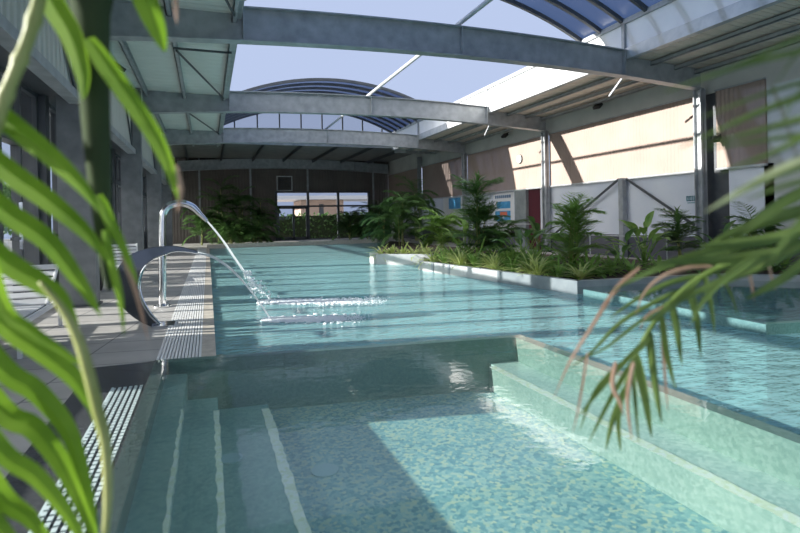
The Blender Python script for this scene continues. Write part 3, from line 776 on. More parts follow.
for k, (fx, lb) in enumerate(((.42, 'dark joint strip in the white planter wall, right'), (.19, 'dark joint strip in the white planter wall, left'))):
    q = Vector(P1).lerp(Vector(P2m), fx)
    d = (Vector(P2m) - Vector(P1)).normalized()
    o = MB().prism([(q.x - .01, q.y - .02), (q.x + d.x * .09 - .012, q.y + d.y * .09 - .02), (q.x + d.x * .09 + .02, q.y + d.y * .09), (q.x + .02, q.y)], -.1, PZ + .003).build('joint_strip', M['galv']); tag(o, lb, 'strip')
soil = [(P1[0] + .1, P1[1]), (P2[0] + .1, P2[1] + .05), (P3[0], P3[1] + .05), (P4[0] + 1.5, P4[1] - .5), (10.2, 6.4), (9.6, 9.0), (8.4, 14), (8.2, 24), (P0b[0] + 1.6, P0b[1] + 4), (P0b[0] + .14, P0b[1]), (P0[0] + .1, P0[1] + .1), (P0r[0], P0r[1] + .1), (P0r[0] + .1, P1[1] + .1)]
o = MB().prism(soil, -.9, PZ - .05).build('planter_soil', M['soil']); tag(o, 'dark soil of the planted beds along the right of the pool', 'soil', kind='stuff')

# side basin
ZS = .08
A1 = P(583, 289, ZS); A2 = P(766, 324, ZS); A3 = P(800, 322, ZS)
d = (Vector(A3) - Vector(A2)).normalized(); A3 = tuple(Vector(A2) + d * 6)
print('basin', A1, A2, A3)
rimb = MB().prism([A1, A2, (A2[0] + .05, A2[1] + .05), (A1[0] + .05, A1[1])], -.9, ZS - .004)
struct('basin_rim', rimb, M['rimsunface'])
rimb = MB().prism([A2, A3, (A3[0], A3[1] + .09), (A2[0] + .09, A2[1] + .08)], -.9, ZS - .004)
struct('basin_rim', rimb, M['rimgreen'])
struct('basin_floor', MB().prism([A1, A2, A3, (A3[0], 6.2), (P4[0] + 1.5, P4[1] - .5), P3, P2], -.5, -.4), M['poolwall'])
o = MB().add([(*A1, ZS), (*A2, ZS), (*A3, ZS), (A3[0], 6.0, ZS), (P4[0] + 1.5, P4[1] - .5, ZS), (*P3, ZS), (*P2, ZS)], [(0, 1, 2, 3, 4, 5, 6)]).build('basin_water', M['tubwater'])
tag(o, 'flat clear water of the raised side basin at right', 'water', kind='stuff')

# ------------------------------------------------------------------ plants
def frond(mb, base, az, elev, length, nl, ll, lw, droop, rs, rnd=random, stem=None):
    """one feather frond: arched rachis with paired leaflets"""
    base = Vector(base); h = Vector((math.cos(az), math.sin(az), 0)); pts = []
    p = base.copy(); e = elev; step = length / 8
    for i in range(9):
        pts.append(p.copy()); p += (h * math.cos(e) + Vector((0, 0, 1)) * math.sin(e)) * step; e -= droop / 8
    (stem or mb).tube(pts, [rs * (1 - .8 * i / 8) for i in range(9)], 4, False)
    side = Vector((-h.y, h.x, 0))
    for k in range(nl):
        t = .18 + .8 * k / (nl - 1); f = t * 8; i = min(7, int(f)); q = pts[i].lerp(pts[i + 1], f - i)
        dr = (pts[i + 1] - pts[i]).normalized()
        for s_ in (-1, 1):
            l_ = ll * math.sin(math.pi * (.15 + .8 * t)) ** .6 * rnd.uniform(.85, 1.1)
            dd = (side * s_ * .85 + dr * .65 + Vector((0, 0, rnd.uniform(-.35, .05)))).normalized()
            mb.leaf(q, q + dd * l_, lw, -.06, .3, 3, (0, 0, 1))
def palm(pos, h, nf, fl, nl, ll, lw, mat, label, group, seed, droop=1.5, emin=.5, emax=1.4, ns=3, name='potted_palm'):
    rnd = random.Random(seed); x, y, z = pos
    nf = int(nf * 2.4); lw *= 1.0; nl = int(nl * 1.5); ll *= .9
    t = thing('garden_palm', pos, label, 'palm', group)
    sm, fm = MB(), MB()
    stems = []
    for i in range(ns):
        a = rnd.uniform(0, 6.28); r0 = rnd.uniform(.02, .12) if ns > 1 else 0
        b0 = Vector((x + r0 * math.cos(a), y + r0 * math.sin(a), z)); tp = b0 + Vector((rnd.uniform(-.1, .1), rnd.uniform(-.1, .1), h * rnd.uniform(.55, 1.0) if i else h))
        sm.tube([b0, b0.lerp(tp, .5) + Vector((rnd.uniform(-.03, .03), 0, 0)), tp], [.022, .018, .014], 6); stems.append((b0, tp))
    for k in range(nf):
        b0, tp = stems[k % ns]; q = b0.lerp(tp, rnd.uniform(.2, 1.0) if k >= ns * 3 else 1.0)
        frond(fm, q, k * 2.4 + rnd.uniform(-.4, .4), rnd.uniform(emin, emax), fl * rnd.uniform(.75, 1.1), nl, ll, lw, droop * rnd.uniform(.7, 1.2), .008, rnd)
    if droop < 1:
        for b0, tp in stems:
            for k in range(26):
                az = k * 2.4; e = rnd.uniform(.15, 1.35); l_ = fl * rnd.uniform(.45, .75)
                fm.leaf(tp + Vector((0, 0, .02 + .05 * (k % 4))), tp + Vector((math.cos(az) * math.cos(e), math.sin(az) * math.cos(e), math.sin(e))) * l_, lw * 1.2, .12, .3, 4)
    sm.build('stem', M['canestalk'], t); fm.build('foliage', M[mat], t)
    return t
def rosette(pos, n, ln, wd, mat, label, group, seed, emin=.3, emax=1.4, name='leafy_plant', cat='plant'):
    rnd = random.Random(seed); t = thing(name, pos, label, cat, group); m_ = MB(); b0 = Vector(pos)
    for k in range(n):
        az = k * 2.4 + rnd.uniform(-.3, .3); e = rnd.uniform(emin, emax); l_ = ln * rnd.uniform(.65, 1.1)
        h = Vector((math.cos(az), math.sin(az), 0)); o0 = b0 + h * .02
        m1 = o0 + (h * math.cos(e) + Vector((0, 0, math.sin(e)))) * l_ * .55
        e2 = e - rnd.uniform(.6, 1.4)
        m2 = m1 + (h * math.cos(e2) + Vector((0, 0, math.sin(e2)))) * l_ * .5
        s_ = Vector((-h.y, h.x, 0)); nn = 7; vs_ = []; fs = []
        for i in range(nn + 1):
            u = i / nn; c = o0 * (1 - u) ** 2 + m1 * 2 * u * (1 - u) + m2 * u * u
            wv = wd * .5 * math.sin(math.pi * min(1, .08 + .92 * u)) ** .7 if i < nn else .001
            vs_ += [c - s_ * wv + Vector((0, 0, wv * .35)), c, c + s_ * wv + Vector((0, 0, wv * .35))]
        for i in range(nn): a = i * 3; fs += [(a, a + 1, a + 4, a + 3), (a + 1, a + 2, a + 5, a + 4)]
        m_.add(vs_, fs)
    m_.build('foliage', M[mat], t)
    MB().tube([b0, b0 + Vector((0, 0, ln * .15))], [.02, .012], 6).build('stem', M['canestalk'], t)
    return t
def bigleaf(pos, n, h, ll, wd, mat, label, group, seed):
    n = int(n * 1.7)
    """broad paddles on long stalks"""
    rnd = random.Random(seed); t = thing('broadleaf_plant', pos, label, 'plant', group); m_, sm = MB(), MB(); b0 = Vector(pos)
    for k in range(n):
        az = k * 2.4 + rnd.uniform(-.4, .4); e = rnd.uniform(.75, 1.4); hh = h * rnd.uniform(.55, 1)
        hv = Vector((math.cos(az), math.sin(az), 0)); tp = b0 + hv * math.cos(e) * hh + Vector((0, 0, math.sin(e) * hh))
        sm.tube([b0, b0.lerp(tp, .5) + hv * -.03, tp], [.012, .009, .006], 5)
        e2 = e - rnd.uniform(.5, 1.1)
        m_.leaf(tp, tp + (hv * math.cos(e2) + Vector((0, 0, math.sin(e2)))) * ll * rnd.uniform(.7, 1.1), wd * rnd.uniform(.8, 1.1), .12, .3, 8, (0, 0, 1), .8)
    m_.build('foliage', M[mat], t); sm.build('stalk', M['leafmid'], t); return t

def pp(px, Y, z=None):       # ground position: pixel column at distance Y on the soil
    p = at(px, 300, 'Y', Y); return (p.x, Y, PZ - .05 if z is None else z)
# tall palms on the right beds
palm(pp(480, 11.2), 1.75, 20, .75, 13, .42, .035, 'leafdark', 'tallest dark spiky palm in front of the right wall column', 'palms in the right beds', 11, .8, .35, 1.5, 4)
palm(pp(574, 8.0), 1.05, 16, .55, 11, .34, .035, 'leafmid', 'green palm at the planter corner beside the middle column', 'palms in the right beds', 12, .8, .4, 1.5, 4)
palm(pp(684, 8.6), .9, 12, .55, 11, .30, .035, 'leafdark', 'dark palm in front of the white panel near the small sign', 'palms in the right beds', 13, .8, .35, 1.45, 3)
palm(pp(443, 14.8), 1.0, 16, .9, 13, .40, .04, 'leafmid', 'bushy mid green palm left of the tallest palm', 'palms in the right beds', 14, 1.7, .4, 1.3, 4)
palm(pp(402, 19.5), 1.7, 20, 1.3, 15, .5, .04, 'leafdark', 'large dark feathery palm above the furthest planter wall', 'palms in the right beds', 15, 1.7, .3, 1.4, 4)
palm(pp(418, 23.0), 2.2, 18, 1.4, 15, .55, .04, 'leafdark', 'large dark palm at the back of the right beds', 'palms in the right beds', 16, 1.6, .3, 1.4, 4)
palm(pp(386, 21.5), 1.2, 14, 1.2, 13, .5, .04, 'leafdark', 'arching dark palm leaning over the pool by the far planter', 'palms in the right beds', 17, 1.9, .3, 1.3, 3)
palm(pp(505, 10.5), .7, 10, .7, 11, .36, .045, 'leafdark', 'low dark palm to the right of the tallest palm', 'palms in the right beds', 18, 1.6, .3, 1.3, 3)
palm(pp(752, 7.3), .8, 12, .6, 11, .32, .035, 'leafdark', 'dark palm half hidden by the foreground fronds at right', 'palms in the right beds', 19, 1.3, .3, 1.4, 3)
# broad leaf plants
bigleaf(pp(524, 9.3), 12, .75, .42, .17, 'leafdark', 'dark broadleaf plant behind the grey planter wall', 'broadleaf plants in the beds', 21)
bigleaf(pp(541, 10.4), 9, .95, .45, .15, 'leafdark', 'broadleaf plant in front of the maroon door', 'broadleaf plants in the beds', 22)
bigleaf(pp(645, 8.4), 12, .85, .5, .17, 'leafmid', 'broadleaf plant below the diagonal braces', 'broadleaf plants in the beds', 23)
bigleaf(pp(622, 8.0), 8, .6, .4, .13, 'leafdark', 'lower broadleaf plant right of the planter corner palm', 'broadleaf plants in the beds', 24)
bigleaf(pp(720, 7.4), 10, .7, .42, .15, 'leafdark', 'dark broadleaf plant behind the side basin, left of the hidden palm', 'broadleaf plants in the beds', 25)
bigleaf(pp(785, 6.9), 10, .65, .42, .16, 'leafdark', 'dark broadleaf plant at the right frame edge behind the basin', 'broadleaf plants in the beds', 26)
bigleaf(pp(466, 13.0), 9, .8, .4, .14, 'leafmid', 'broadleaf plant between the bushy palm and the tallest palm', 'broadleaf plants in the beds', 27)
# low rosettes along the walls
spots = []
V1, V2, V2m = Vector(P1), Vector(P2), Vector(P2m)
names_ = ['at the left end of the white planter wall', 'second from the left end of the white wall', 'third along the white wall', 'fourth along the white wall', 'in the middle of the white wall', 'under the tallest palm', 'right of the tallest palm', 'at the start of the grey wall', 'arching over the grey wall', 'left of the corner palm', 'under the corner palm', 'at the planter corner']
for k in range(12):
    q = V1.lerp(V2, (k + .35) / 12.2)
    mt = 'leafyellow' if k % 3 != 1 else 'leafmid'
    rosette((q.x + .32 + .08 * (k % 3), q.y + .12, PZ - .05), 44, .46 + .16 * (1 - k / 12) + (.06 if k in (8, 9) else 0), .035, mt, ('yellow-green' if mt == 'leafyellow' else 'green') + ' strap-leaved plant ' + names_[k], 'strap-leaved plants along the planter wall', 40 + k, name='strap_leaf_plant')
for k in range(9):
    q = V1.lerp(V2, (k + .6) / 9.4)
    rosette((q.x + .85 + .1 * (k % 2), q.y + .3, PZ - .05), 40, .72, .05, 'leafmid', 'taller green arching plant in the second row, ' + ['at its far left end', 'second from the left', 'third from the left', 'left of the tallest palm', 'right of the tallest palm', 'behind the grey wall start', 'behind the grey wall middle', 'left of the corner palm', 'right behind the corner palm'][k], 'arching plants in the second row', 60 + k, name='arching_plant')
for k in range(5):
    q = Vector(P0).lerp(Vector(P0r), .08 + k * .2)
    rosette((q.x + .12, q.y + .32, PZ - .05), 30, .55, .05, 'leafyellow', ['leftmost', 'second', 'third', 'fourth', 'rightmost'][k] + ' yellow-green plant on the furthest planter wall', 'plants on the furthest planter', 80 + k, name='strap_leaf_plant')
for k, (px, Y) in enumerate(((597, 7.6), (612, 7.7), (632, 7.5), (660, 7.6), (697, 7.2), (740, 6.8), (775, 6.5))):
    rosette(pp(px, Y), 26, .5, .06, 'leafmid' if k < 4 else 'leafdark', ['green fern-like plant just right of the corner palm', 'green fern-like plant below the low broadleaf plant', 'green fern-like plant below the diagonal braces', 'green fern-like plant left of the dark panel palm', 'dark fern-like plant right of the dark panel palm', 'dark fern-like plant behind the middle of the side basin', 'dark fern-like plant behind the right of the side basin'][k], 'fern-like plants behind the side basin', 90 + k, name='fern_plant')
# far palms
for k, (px, Y, h, lb) in enumerate(((203, 29.0, 1.9, 'dim palm at the far left beside the glass wall'), (222, 29.2, 2.9, 'tall dim palm at the far left of the end wall'), (243, 28.8, 2.5, 'dim palm in the middle of the far left clump'), (262, 29.4, 2.2, 'dim palm left of the far door'),
                                 (232, 27.8, .9, 'low dim palm at the front of the far left clump'), (256, 27.8, .7, 'low dim palm at the front right of the far left clump'), (352, 29.3, 1.5, 'dim palm in front of the end windows'), (368, 28.8, 1.2, 'dim palm right of the end windows'), (380, 28.0, 1.6, 'dim palm in the far right corner'))):
    palm(pp(px, Y, .02), h, 18, 1.3, 13, .5, .045, 'leafdark', lb, 'palms at the far end', 120 + k, 1.6, .2, 1.4, 4)
t = thing('sky_block_canopy', (-4.1, 12, 0), 'narrow flat canopy added outside the left glass wall to block bright sky', 'canopy')
MB().box(-3.6, XG - .2, YN, 31, 3.05, 3.13).build('roof_sheet', M['darksteel'], t)  # added to darken the sky seen through the upper left panes
for k in range(7): MB().box(-3.58, -3.50, -4 + k * 5.8, -3.92 + k * 5.8, -.06, 3.05).build('post', M['darksteel'], t)
# trees outside the left glass
for k in range(9):
    rnd = random.Random(200 + k); x, y = -19 + rnd.uniform(-1, 1), -2 + k * 8.2
    t = thing('outdoor_tree', (x, y, -.06), 'dark tree outside beyond the left glass wall, %s from the camera' % ['first', 'second', 'third', 'fourth', 'fifth', 'sixth', 'seventh', 'eighth', 'ninth'][k], 'tree', 'trees outside the left glass')
    MB().tube([(x, y, -.06), (x + .1, y, 1.8)], [.14, .09], 8).build('trunk', M['stalk'], t)
    m_ = MB()
    for i in range(1100):
        a, b2, r_ = rnd.uniform(0, 6.28), rnd.uniform(-1, 1), rnd.uniform(.75, 1.0)
        c = Vector((x + 2.2 * r_ * math.cos(a) * math.sqrt(1 - b2 * b2), y + 3.6 * r_ * math.sin(a) * math.sqrt(1 - b2 * b2), 3.0 + 2.5 * r_ * b2))
        v = Vector((rnd.uniform(-1, 1), rnd.uniform(-1, 1), rnd.uniform(-1, 1))).normalized()
        m_.leaf(c, c + v * .55, .42, .1, .2, 3, (rnd.uniform(-1, 1), 1, rnd.uniform(-1, 1)))
    m_.build('crown', M['leafdark'], t)

# ------------------------------------------------------------------ water fountains
def pxy(pts, Y): return [at(x, y, 'Y', Y) for x, y in pts]
def smooth(pts, n=6):
    out = []; P_ = [pts[0]] + list(pts) + [pts[-1]]
    for i in range(1, len(P_) - 2):
        p0, p1, p2, p3 = P_[i - 1:i + 3]
        for k in range(n):
            t = k / n
            out.append(.5 * ((2 * p1) + (p2 - p0) * t + (2 * p0 - 5 * p1 + 4 * p2 - p3) * t * t + (3 * p1 - p0 - 3 * p2 + p3) * t ** 3))
    out.append(P_[-2]); return out
YS = 8.3
ps = smooth(pxy([(162.5, 307), (162.5, 265), (162.5, 222), (165, 210), (172, 204.5), (182, 203), (192, 206.5), (200, 214), (207, 221)], YS))
ps[0].z = 0
t = thing('swan_neck_fountain', (ps[0].x, YS, 0), 'tall polished steel swan neck fountain pipe on the left deck', 'fountain')
nn = len(ps)
MB().tube(ps, [.05 if i < nn * .75 else .05 - .03 * (i / nn - .75) / .25 for i in range(nn)], 14).build('pipe', M['chrome'], t, smooth=True)
fl_ = MB().disc((ps[0].x, YS, .001), .12, .02).build('base_flange', M['chrome'], t)
for k in range(4): sub(fl_, MB().disc((ps[0].x + .095 * math.cos(k * 1.57 + .8), YS + .095 * math.sin(k * 1.57 + .8), .02), .012, .012, 8).build('bolt', M['chrome']))
js = smooth([at(*q) for q in ((207, 221, 'Y', 8.3), (221, 238, 'Y', 8.25), (236, 260, 'Y', 8.2), (246, 274, 'Y', 8.15), (256, 287, 'Y', 8.1))])
rnd = random.Random(5)
m_ = MB().tube(js, [.012 + .010 * (i / len(js)) + rnd.uniform(-.002, .002) * i / len(js) * 3 for i in range(len(js))], 8)
o = m_.build('water_jet', M['jet'], smooth=True); tag(o, 'arching stream of water from the tall swan neck pipe', 'water jet')
def blob(mb, c, r_, rnd, fl=1.0):
    vs_ = []; fs = []; n1 = 5
    for i in range(4):
        th = math.pi * i / 3
        for k in range(n1):
            a = 6.283 * k / n1; vs_.append(Vector(c) + Vector((math.sin(th) * math.cos(a), math.sin(th) * math.sin(a), math.cos(th) * fl)) * r_ * rnd.uniform(.8, 1.2))
    for i in range(3):
        for k in range(n1): a = i * n1 + k; b2 = i * n1 + (k + 1) % n1; fs.append((a, a + n1, b2 + n1, b2))
    mb.add(vs_, fs)
m_ = MB()
end1 = [at(244, 271, 'Y', 8.15), at(256, 287, 'Y', 8.1), at(268, 301, 'Y', 8.0)]
for i in range(130):
    u = rnd.random(); c = end1[0].lerp(end1[1], u * 2) if u < .5 else end1[1].lerp(end1[2], u * 2 - 1)
    c = c + Vector((rnd.gauss(0, .02 + .05 * u), rnd.gauss(0, .04), rnd.gauss(0, .02 + .03 * u)))
    if c.z < -.02: c.z = -.02
    blob(m_, c, rnd.uniform(.008, .022), rnd)
o = m_.build('water_spray', M['foam']); tag(o, 'white spray where the upper jet breaks up', 'spray', kind='stuff')
# cobra
outer = smooth(pxy([(160, 329), (140, 320), (124, 306), (116, 287), (119, 268), (132, 254), (152, 247.5), (175, 246), (198, 251)], 6.8))
inner = smooth(pxy([(162, 326), (151, 315), (142, 300), (139, 285), (143, 270), (152, 260), (163, 255), (178, 251), (198, 253)], 6.8))
t = thing('cobra_fountain', (outer[0].x, 6.8, 0), 'crescent shaped smoked steel blade fountain beside the tub', 'fountain')
vs_ = []; fs = []; n = len(outer)
for i in range(n):
    u = i / (n - 1); hw = .04 + .06 * math.sin(math.pi * min(1, .1 + u * .9)) ; 
    for p_, q_ in ((outer[i], -1), (outer[i], 1), (inner[i], 1), (inner[i], -1)):
        z = max(p_.z, .002)
        vs_.append((p_.x, 6.8 + q_ * hw, z))
for i in range(n - 1):
    a = i * 4
    for q_ in range(4): fs.append((a + q_, a + (q_ + 1) % 4, a + 4 + (q_ + 1) % 4, a + 4 + q_))
fs += [(3, 2, 1, 0), ((n - 1) * 4, (n - 1) * 4 + 1, (n - 1) * 4 + 2, (n - 1) * 4 + 3)]
MB().add(vs_, fs).build('blade', M['mirror'], t, bevel=.008)
eg = MB()
for s_ in (-1, 1):
    eg.tube([(inner[i].x, 6.8 + s_ * (.04 + .06 * math.sin(math.pi * min(1, .1 + i / (n - 1) * .9))), max(inner[i].z, .01)) for i in range(n)], .009, 6)
eg.build('edge_bead', M['chrome'], t)
MB().box(outer[0].x - .08, outer[0].x + .16, 6.66, 6.94, 0, .018).build('base_plate', M['chrome'], t)
js = smooth([at(198, 252, 'Y', 6.8), at(215, 258, 'Y', 6.78), at(233, 271, 'Y', 6.74), at(251, 291, 'Y', 6.7), at(270, 318, 'Y', 6.63)])
js2 = []
vs_ = []; fs = []
for i, p_ in enumerate(js):
    u = i / (len(js) - 1); hw = .09 * (1 - u) + .03; th = .013 + .006 * u
    vs_ += [(p_.x, p_.y - hw, p_.z - th), (p_.x, p_.y + hw, p_.z - th), (p_.x, p_.y + hw, p_.z + th), (p_.x, p_.y - hw, p_.z + th)]
for i in range(len(js) - 1):
    a = i * 4
    for q_ in range(4): fs.append((a + q_, a + (q_ + 1) % 4, a + 4 + (q_ + 1) % 4, a + 4 + q_))
o = MB().add(vs_, fs).build('water_jet', M['jet'], smooth=True); tag(o, 'lower arching sheet of water from the crescent fountain', 'water jet')
# foam on the pool
def foam(name, p0, p1, n, wid, lb, seed):
    rnd = random.Random(seed); m_ = MB(); p0, p1 = Vector(p0), Vector(p1)
    d = (p1 - p0).normalized(); s_ = Vector((-d.y, d.x, 0))
    for i in range(n):
        u = rnd.random() ** 1.7; c = p0.lerp(p1, u) + s_ * rnd.gauss(0, wid * (.35 + u)) + d * rnd.gauss(0, .04)
        blob(m_, (c.x, c.y, -.027), rnd.uniform(.012, .045) * (1.2 - u), rnd, .4)
    o = m_.build(name, M['foam']); tag(o, lb, 'foam', kind='stuff')
foam('pool_foam', at(266, 302, 'Z', -.03), at(385, 301, 'Z', -.03), 2600, .16, 'white foam streak where the upper jet lands', 1)
foam('pool_foam', at(270, 320, 'Z', -.03), at(365, 318, 'Z', -.03), 2000, .12, 'white foam streak where the lower jet lands', 2)

# ------------------------------------------------------------------ loungers and pots on the left deck
def lounger(x, y, rz, lb):
    t = thing('sun_lounger', (x, y, 0), lb, 'sun lounger', 'white loungers on the left deck')
    rm = Matrix.Translation((x, y, 0)) @ Matrix.Rotation(rz, 4, 'Z')
    def bd(mb, nm, mat):
        mb.v = [tuple(rm @ Vector(v)) for v in mb.v]; return mb.build(nm, mat, t, bevel=.006)
    f = MB()
    for s_ in (-1, 1): f.box(s_ * .31 - .02, s_ * .31 + .02, -.9, .95, .28, .33)
    bd(f.box(-.31, .31, -.92, -.88, .28, .33).box(-.31, .31, .92, .96, .28, .33), 'frame', M['white'])
    sl = MB()
    for i in range(11): sl.box(-.29, .29, -.86 + i * .1, -.79 + i * .1, .33, .345)
    bd(sl, 'seat', M['white'])
    bk = MB()
    a0 = Vector((0, .28, .34)); a1 = Vector((0, .82, .72))
    for i in range(6):
        q = a0.lerp(a1, i / 5.5); q2 = a0.lerp(a1, (i + .7) / 5.5); bk.bar((-.29, (q.y + q2.y) / 2, (q.z + q2.z) / 2), (.29, (q.y + q2.y) / 2, (q.z + q2.z) / 2), .085, .015, (0, -.57, .82))
    bd(bk.bar((-.3, .28, .34), (-.3, .85, .74), .03, .03).bar((.3, .28, .34), (.3, .85, .74), .03, .03), 'backrest', M['white'])
    for sx in (-1, 1):
        for sy in (-.8, .85): bd(MB().box(sx * .31 - .02, sx * .31 + .02, sy - .02, sy + .02, 0, .28), 'leg', M['white'])
lounger(-1.72, 12.6, R(8), 'white slatted lounger behind the crescent fountain')
lounger(-1.95, 6.45, R(2), 'white lounger half cut by the left frame edge')
t = thing('potted_plant', (-1.95, 10.9, 0), 'small plant with curved stems in a dark pot by the left glass', 'plant')
x, y = -1.95, 10.9
MB().tube([(x, y, 0), (x, y, .05), (x, y, .4), (x, y, .44)], [.12, .14, .19, .2], 20).build('pot', M['black'], t, smooth=False)
m_ = MB()
for k in range(9):
    a = k * 2.4; m_.leaf((x, y, .42), (x + .45 * math.cos(a), y + .45 * math.sin(a), .75 + .05 * (k % 4)), .1, .25, .3, 6)
m_.build('foliage', M['leafmid'], t)

# ------------------------------------------------------------------ foreground palms (close to the camera)
def blade(mb, pts, width, dist, tilt=0.35, z2=0.0, tip=True):
    """a long leaflet through the given sight points at distance dist (m) from the camera, drooping away by z2"""
    ps = smooth([atd(x, y, dist + z2 * i / max(1, len(pts) - 1)) for i, (x, y) in enumerate(pts)], 5)
    n = len(ps); wm_ = width / F * dist; vs_ = []; fs = []
    for i, p in enumerate(ps):
        u = i / (n - 1); d = (ps[min(i + 1, n - 1)] - ps[max(i - 1, 0)]).normalized()
        s_ = d.cross(FW).normalized() * math.cos(tilt) + FW * math.sin(tilt)
        up = s_.cross(d).normalized()
        wv = wm_ * .46 * (min(1, .6 + u * 3) * (1 - u ** 3.0)) if tip else wm_ * .5
        wv = max(wv, .0006)
        vs_ += [p - s_ * wv + up * wv * .35, p, p + s_ * wv + up * wv * .35]
    for i in range(n - 1): a = i * 3; fs += [(a, a + 1, a + 4, a + 3), (a + 1, a + 2, a + 5, a + 4)]
    mb.add(vs_, fs)
# left: hanging stalk plant
D = .80
g0 = atd(-40, 250, D + .1); base = Vector((g0.x - .1, .65, 0))
t = thing('foreground_palm', base, 'blurred palm with thick dark stalk hanging close at the left', 'palm', 'palms close to the camera')
ps = smooth([base, base + Vector((-.05, .05, .9)), base + Vector((-.05, .08, 1.6)), atd(60, -260, D), atd(88, -90, D), atd(91, 0, D), atd(94, 80, D), atd(98, 160, D), atd(102, 215, D), atd(106, 262, D), atd(110, 290, D)], 5)
n = len(ps)
MB().tube(ps, [(.032 if i < n * .5 else .0275) * (1 - max(0, (i / n - .45)) * 1.65) + .001 for i in range(n)], 10).build('stalk', M['stalk'], t, smooth=True)
def leafset(t, sets, dist, mat, nm='leaflet'):
    for pts, w_ in sets:
        m_ = MB(); blade(m_, pts, w_, dist * random.uniform(.96, 1.04), random.uniform(.1, .45)); m_.build(nm, M[mat], t)
leafset(t, [
    ([(128, -40), (146, 0), (157, 28), (165, 52)], 27),
    ([(20, -60), (50, 0), (70, 35), (82, 75), (83, 100)], 26),
    ([(88, 38), (118, 82), (150, 128), (168, 165), (178, 200)], 21),
    ([(98, 195), (110, 222), (124, 250), (138, 285)], 12), ([(104, 230), (112, 268), (120, 300), (124, 335)], 10),
], .76, 'leaffront')
leafset(t, [([(172, -20), (175, 0), (177, 24)], 7), ([(174, 165), (180, 190), (177, 212)], 8), ([(122, 255), (135, 290), (148, 340)], 6)], .78, 'leafdry')
# left: big frond with leaflets sweeping from beyond the left frame edge
base2 = Vector((-.95, .6, 0))
t = thing('foreground_palm', base2, 'bright green palm whose long leaflets sweep in from the left edge', 'palm', 'palms close to the camera')
ps = smooth([base2, Vector((-1.0, .62, .8)), Vector((-.92, .62, 1.3)), atd(-90, 100, .74), atd(-75, 250, .74), atd(-50, 400, .74), atd(-20, 560, .74)], 5)
MB().tube(ps, [.014 * (1 - .6 * i / len(ps)) for i in range(len(ps))], 8).build('rachis', M['leafside'], t, smooth=True)
leafset(t, [
    ([(-82, 50), (0, 116), (45, 152), (80, 185), (100, 212)], 24),
    ([(-82, 95), (0, 165), (45, 198), (85, 232), (108, 262)], 25),
    ([(-80, 140), (0, 208), (45, 240), (80, 284), (101, 316)], 25),
    ([(-76, 190), (0, 258), (38, 282), (62, 300), (80, 335)], 25),
    ([(-70, 240), (0, 322), (40, 352), (72, 378), (92, 408), (100, 440)], 25),
    ([(-66, 285), (0, 368), (34, 392), (66, 430), (84, 480), (98, 530)], 25),
    ([(-60, 330), (0, 410), (32, 428), (62, 466), (88, 520), (100, 560)], 24),
    ([(-50, 380), (0, 452), (36, 478), (70, 520), (96, 570)], 22),
    ([(-40, 430), (0, 496), (30, 520), (60, 560)], 22),
    ([(-50, 470), (0, 530), (30, 560)], 20),
    ([(-80, 20), (-30, 180), (0, 300), (30, 330), (60, 350), (92, 372)], 16),
], .74, 'leaffront')
ps = smooth([atd(40, 282, .72), atd(62, 308, .72), atd(78, 338, .72), atd(88, 370, .72), atd(98, 410, .72), atd(106, 445, .72), atd(108, 500, .72), atd(104, 545, .72)], 5)
MB().tube(ps, [.0025 + .0055 * math.sin(math.pi * min(1, .05 + .9 * i / len(ps))) for i in range(len(ps))], 7).build('frond_tip', M['canestalk'], t, smooth=True)
ps = smooth([atd(48, -40, .7), atd(34, 20, .7), atd(20, 60, .7), atd(6, 95, .7), atd(-12, 150, .7)], 5)
MB().tube(ps, [.0085 + (.0025 if i % 5 == 0 else 0) for i in range(len(ps))], 8).build('cane', M['canestalk'], t, smooth=True)

# right: frond with drooping leaflets
base3 = Vector((1.55, .75, 0))
t = thing('foreground_palm', base3, 'arching palm frond with drooping and dried leaflets at the right', 'palm', 'palms close to the camera')
D = 1.0
ps = smooth([base3, Vector((1.5, .8, .7)), Vector((1.38, .8, 1.15)), atd(905, 215, D), atd(840, 232, D), atd(780, 250, D), atd(728, 264, D), atd(690, 285, D), atd(660, 315, D), atd(638, 350, D), atd(625, 385, D)], 5)
n = len(ps)
MB().tube(ps, [.014 * (1 - .85 * i / n) for i in range(n)], 8).build('rachis', M['leafside'], t, smooth=True)
leafset(t, [
    ([(650, 338), (620, 368), (594, 398), (579, 417)], 8), ([(636, 358), (612, 398), (589, 442)], 8), ([(628, 385), (614, 418), (606, 450)], 8),
    ([(624, 390), (619, 420), (621, 452)], 8), ([(637, 355), (646, 395), (652, 438)], 13), ([(633, 360), (636, 400), (639, 444)], 7),
    ([(650, 332), (655, 378), (662, 424)], 10), ([(662, 312), (668, 355), (676, 390)], 9), ([(672, 300), (678, 330), (682, 365)], 10),
    ([(690, 286), (698, 320), (701, 358)], 10), ([(706, 276), (712, 305), (715, 334)], 8), ([(716, 270), (730, 290), (738, 315)], 6),
    ([(684, 290), (660, 300), (622, 322), (592, 352), (570, 368)], 6), ([(676, 298), (640, 322), (606, 348), (580, 360)], 5),
    ([(700, 276), (668, 284), (636, 300), (610, 318)], 7), ([(646, 345), (600, 385), (580, 430)], 6),
], D, 'leafside')
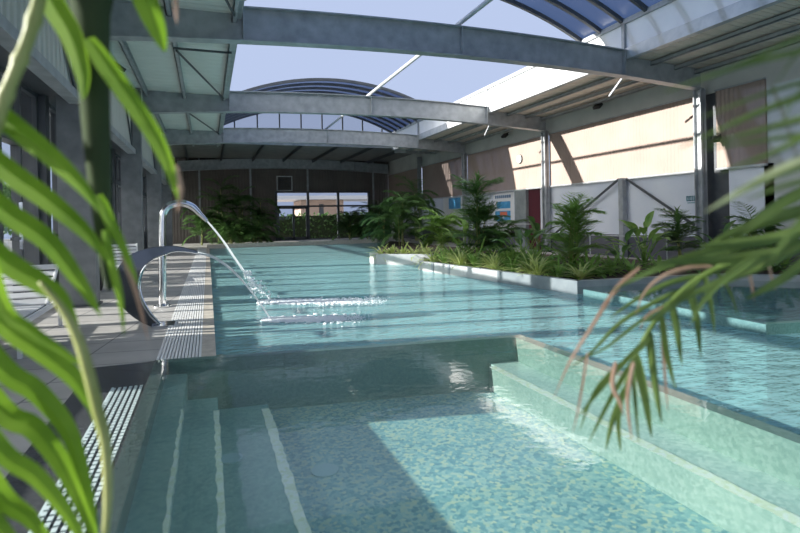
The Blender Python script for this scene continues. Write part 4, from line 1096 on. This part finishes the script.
leafset(t, [
    ([(712, 267), (690, 268), (664, 276), (645, 292), (636, 314)], 6), ([(640, 268), (616, 290), (594, 324), (570, 362), (554, 398)], 6),
    ([(616, 362), (613, 385), (620, 402), (624, 416)], 6), ([(588, 352), (583, 384), (578, 412), (573, 432)], 4), ([(664, 318), (664, 350), (668, 412)], 7),
    ([(634, 362), (628, 400), (632, 440)], 6), ([(746, 256), (752, 282), (754, 300)], 5), ([(768, 248), (772, 275), (776, 290)], 6), ([(670, 305), (648, 315), (640, 330)], 4)
], D * .98, 'leafdry')
leafset(t, [
    ([(840, 222), (780, 238), (720, 250), (660, 268), (610, 292)], 16), ([(835, 232), (770, 262), (715, 285), (660, 310)], 14), ([(830, 240), (790, 275), (745, 300)], 14),
    ([(850, 200), (790, 215), (730, 235), (690, 262)], 15), ([(840, 180), (790, 200), (745, 232), (720, 262)], 16), ([(845, 210), (800, 232), (760, 240), (700, 245)], 14),
    ([(850, 190), (800, 232), (770, 262), (735, 280)], 15), ([(780, 252), (740, 258), (690, 262), (650, 262)], 12), ([(760, 255), (730, 275), (705, 300), (690, 325)], 11), ([(700, 280), (680, 300), (655, 318), (640, 322)], 9),
], D * .85, 'leafside')
t = thing('foreground_palm', Vector((1.25, .35, 0)), 'very blurred palm leaves crossing the upper right corner', 'palm', 'palms close to the camera')
D = .55
ps = smooth([Vector((1.25, .35, 0)), Vector((1.2, .38, .8)), atd(960, 260, D), atd(920, 120, D), atd(880, 60, D)], 5)
MB().tube(ps, .009, 8).build('stalk', M['leafside'], t, smooth=True)
leafset(t, [
    ([(900, 20), (820, 46), (740, 66), (665, 92)], 7), ([(910, 70), (830, 88), (760, 112), (680, 148)], 10),
    ([(915, 90), (840, 108), (770, 128), (700, 146)], 9), ([(920, 130), (850, 150), (790, 172), (735, 190)], 8),
    ([(905, 10), (820, 30), (750, 60), (705, 78)], 6), ([(915, 60), (830, 76), (770, 92), (700, 118)], 7), ([(915, 100), (840, 118), (780, 150), (720, 172)], 9), ([(930, 160), (860, 176), (800, 182), (745, 200)], 9),
    ([(890, 40), (850, 30), (810, 40), (775, 85)], 5), ([(900, 45), (840, 62), (800, 90), (780, 130)], 5), ([(910, 110), (850, 130), (780, 138), (700, 150)], 8),
], D, 'leafside')
leafset(t, [([(920, 115), (850, 145), (780, 172), (705, 212)], 18)], D, 'leafpale')
leafset(t, [([(930, 150), (860, 165), (800, 195), (740, 235)], 17), ([(935, 180), (870, 190), (810, 215), (770, 262)], 16)], D, 'leafside')
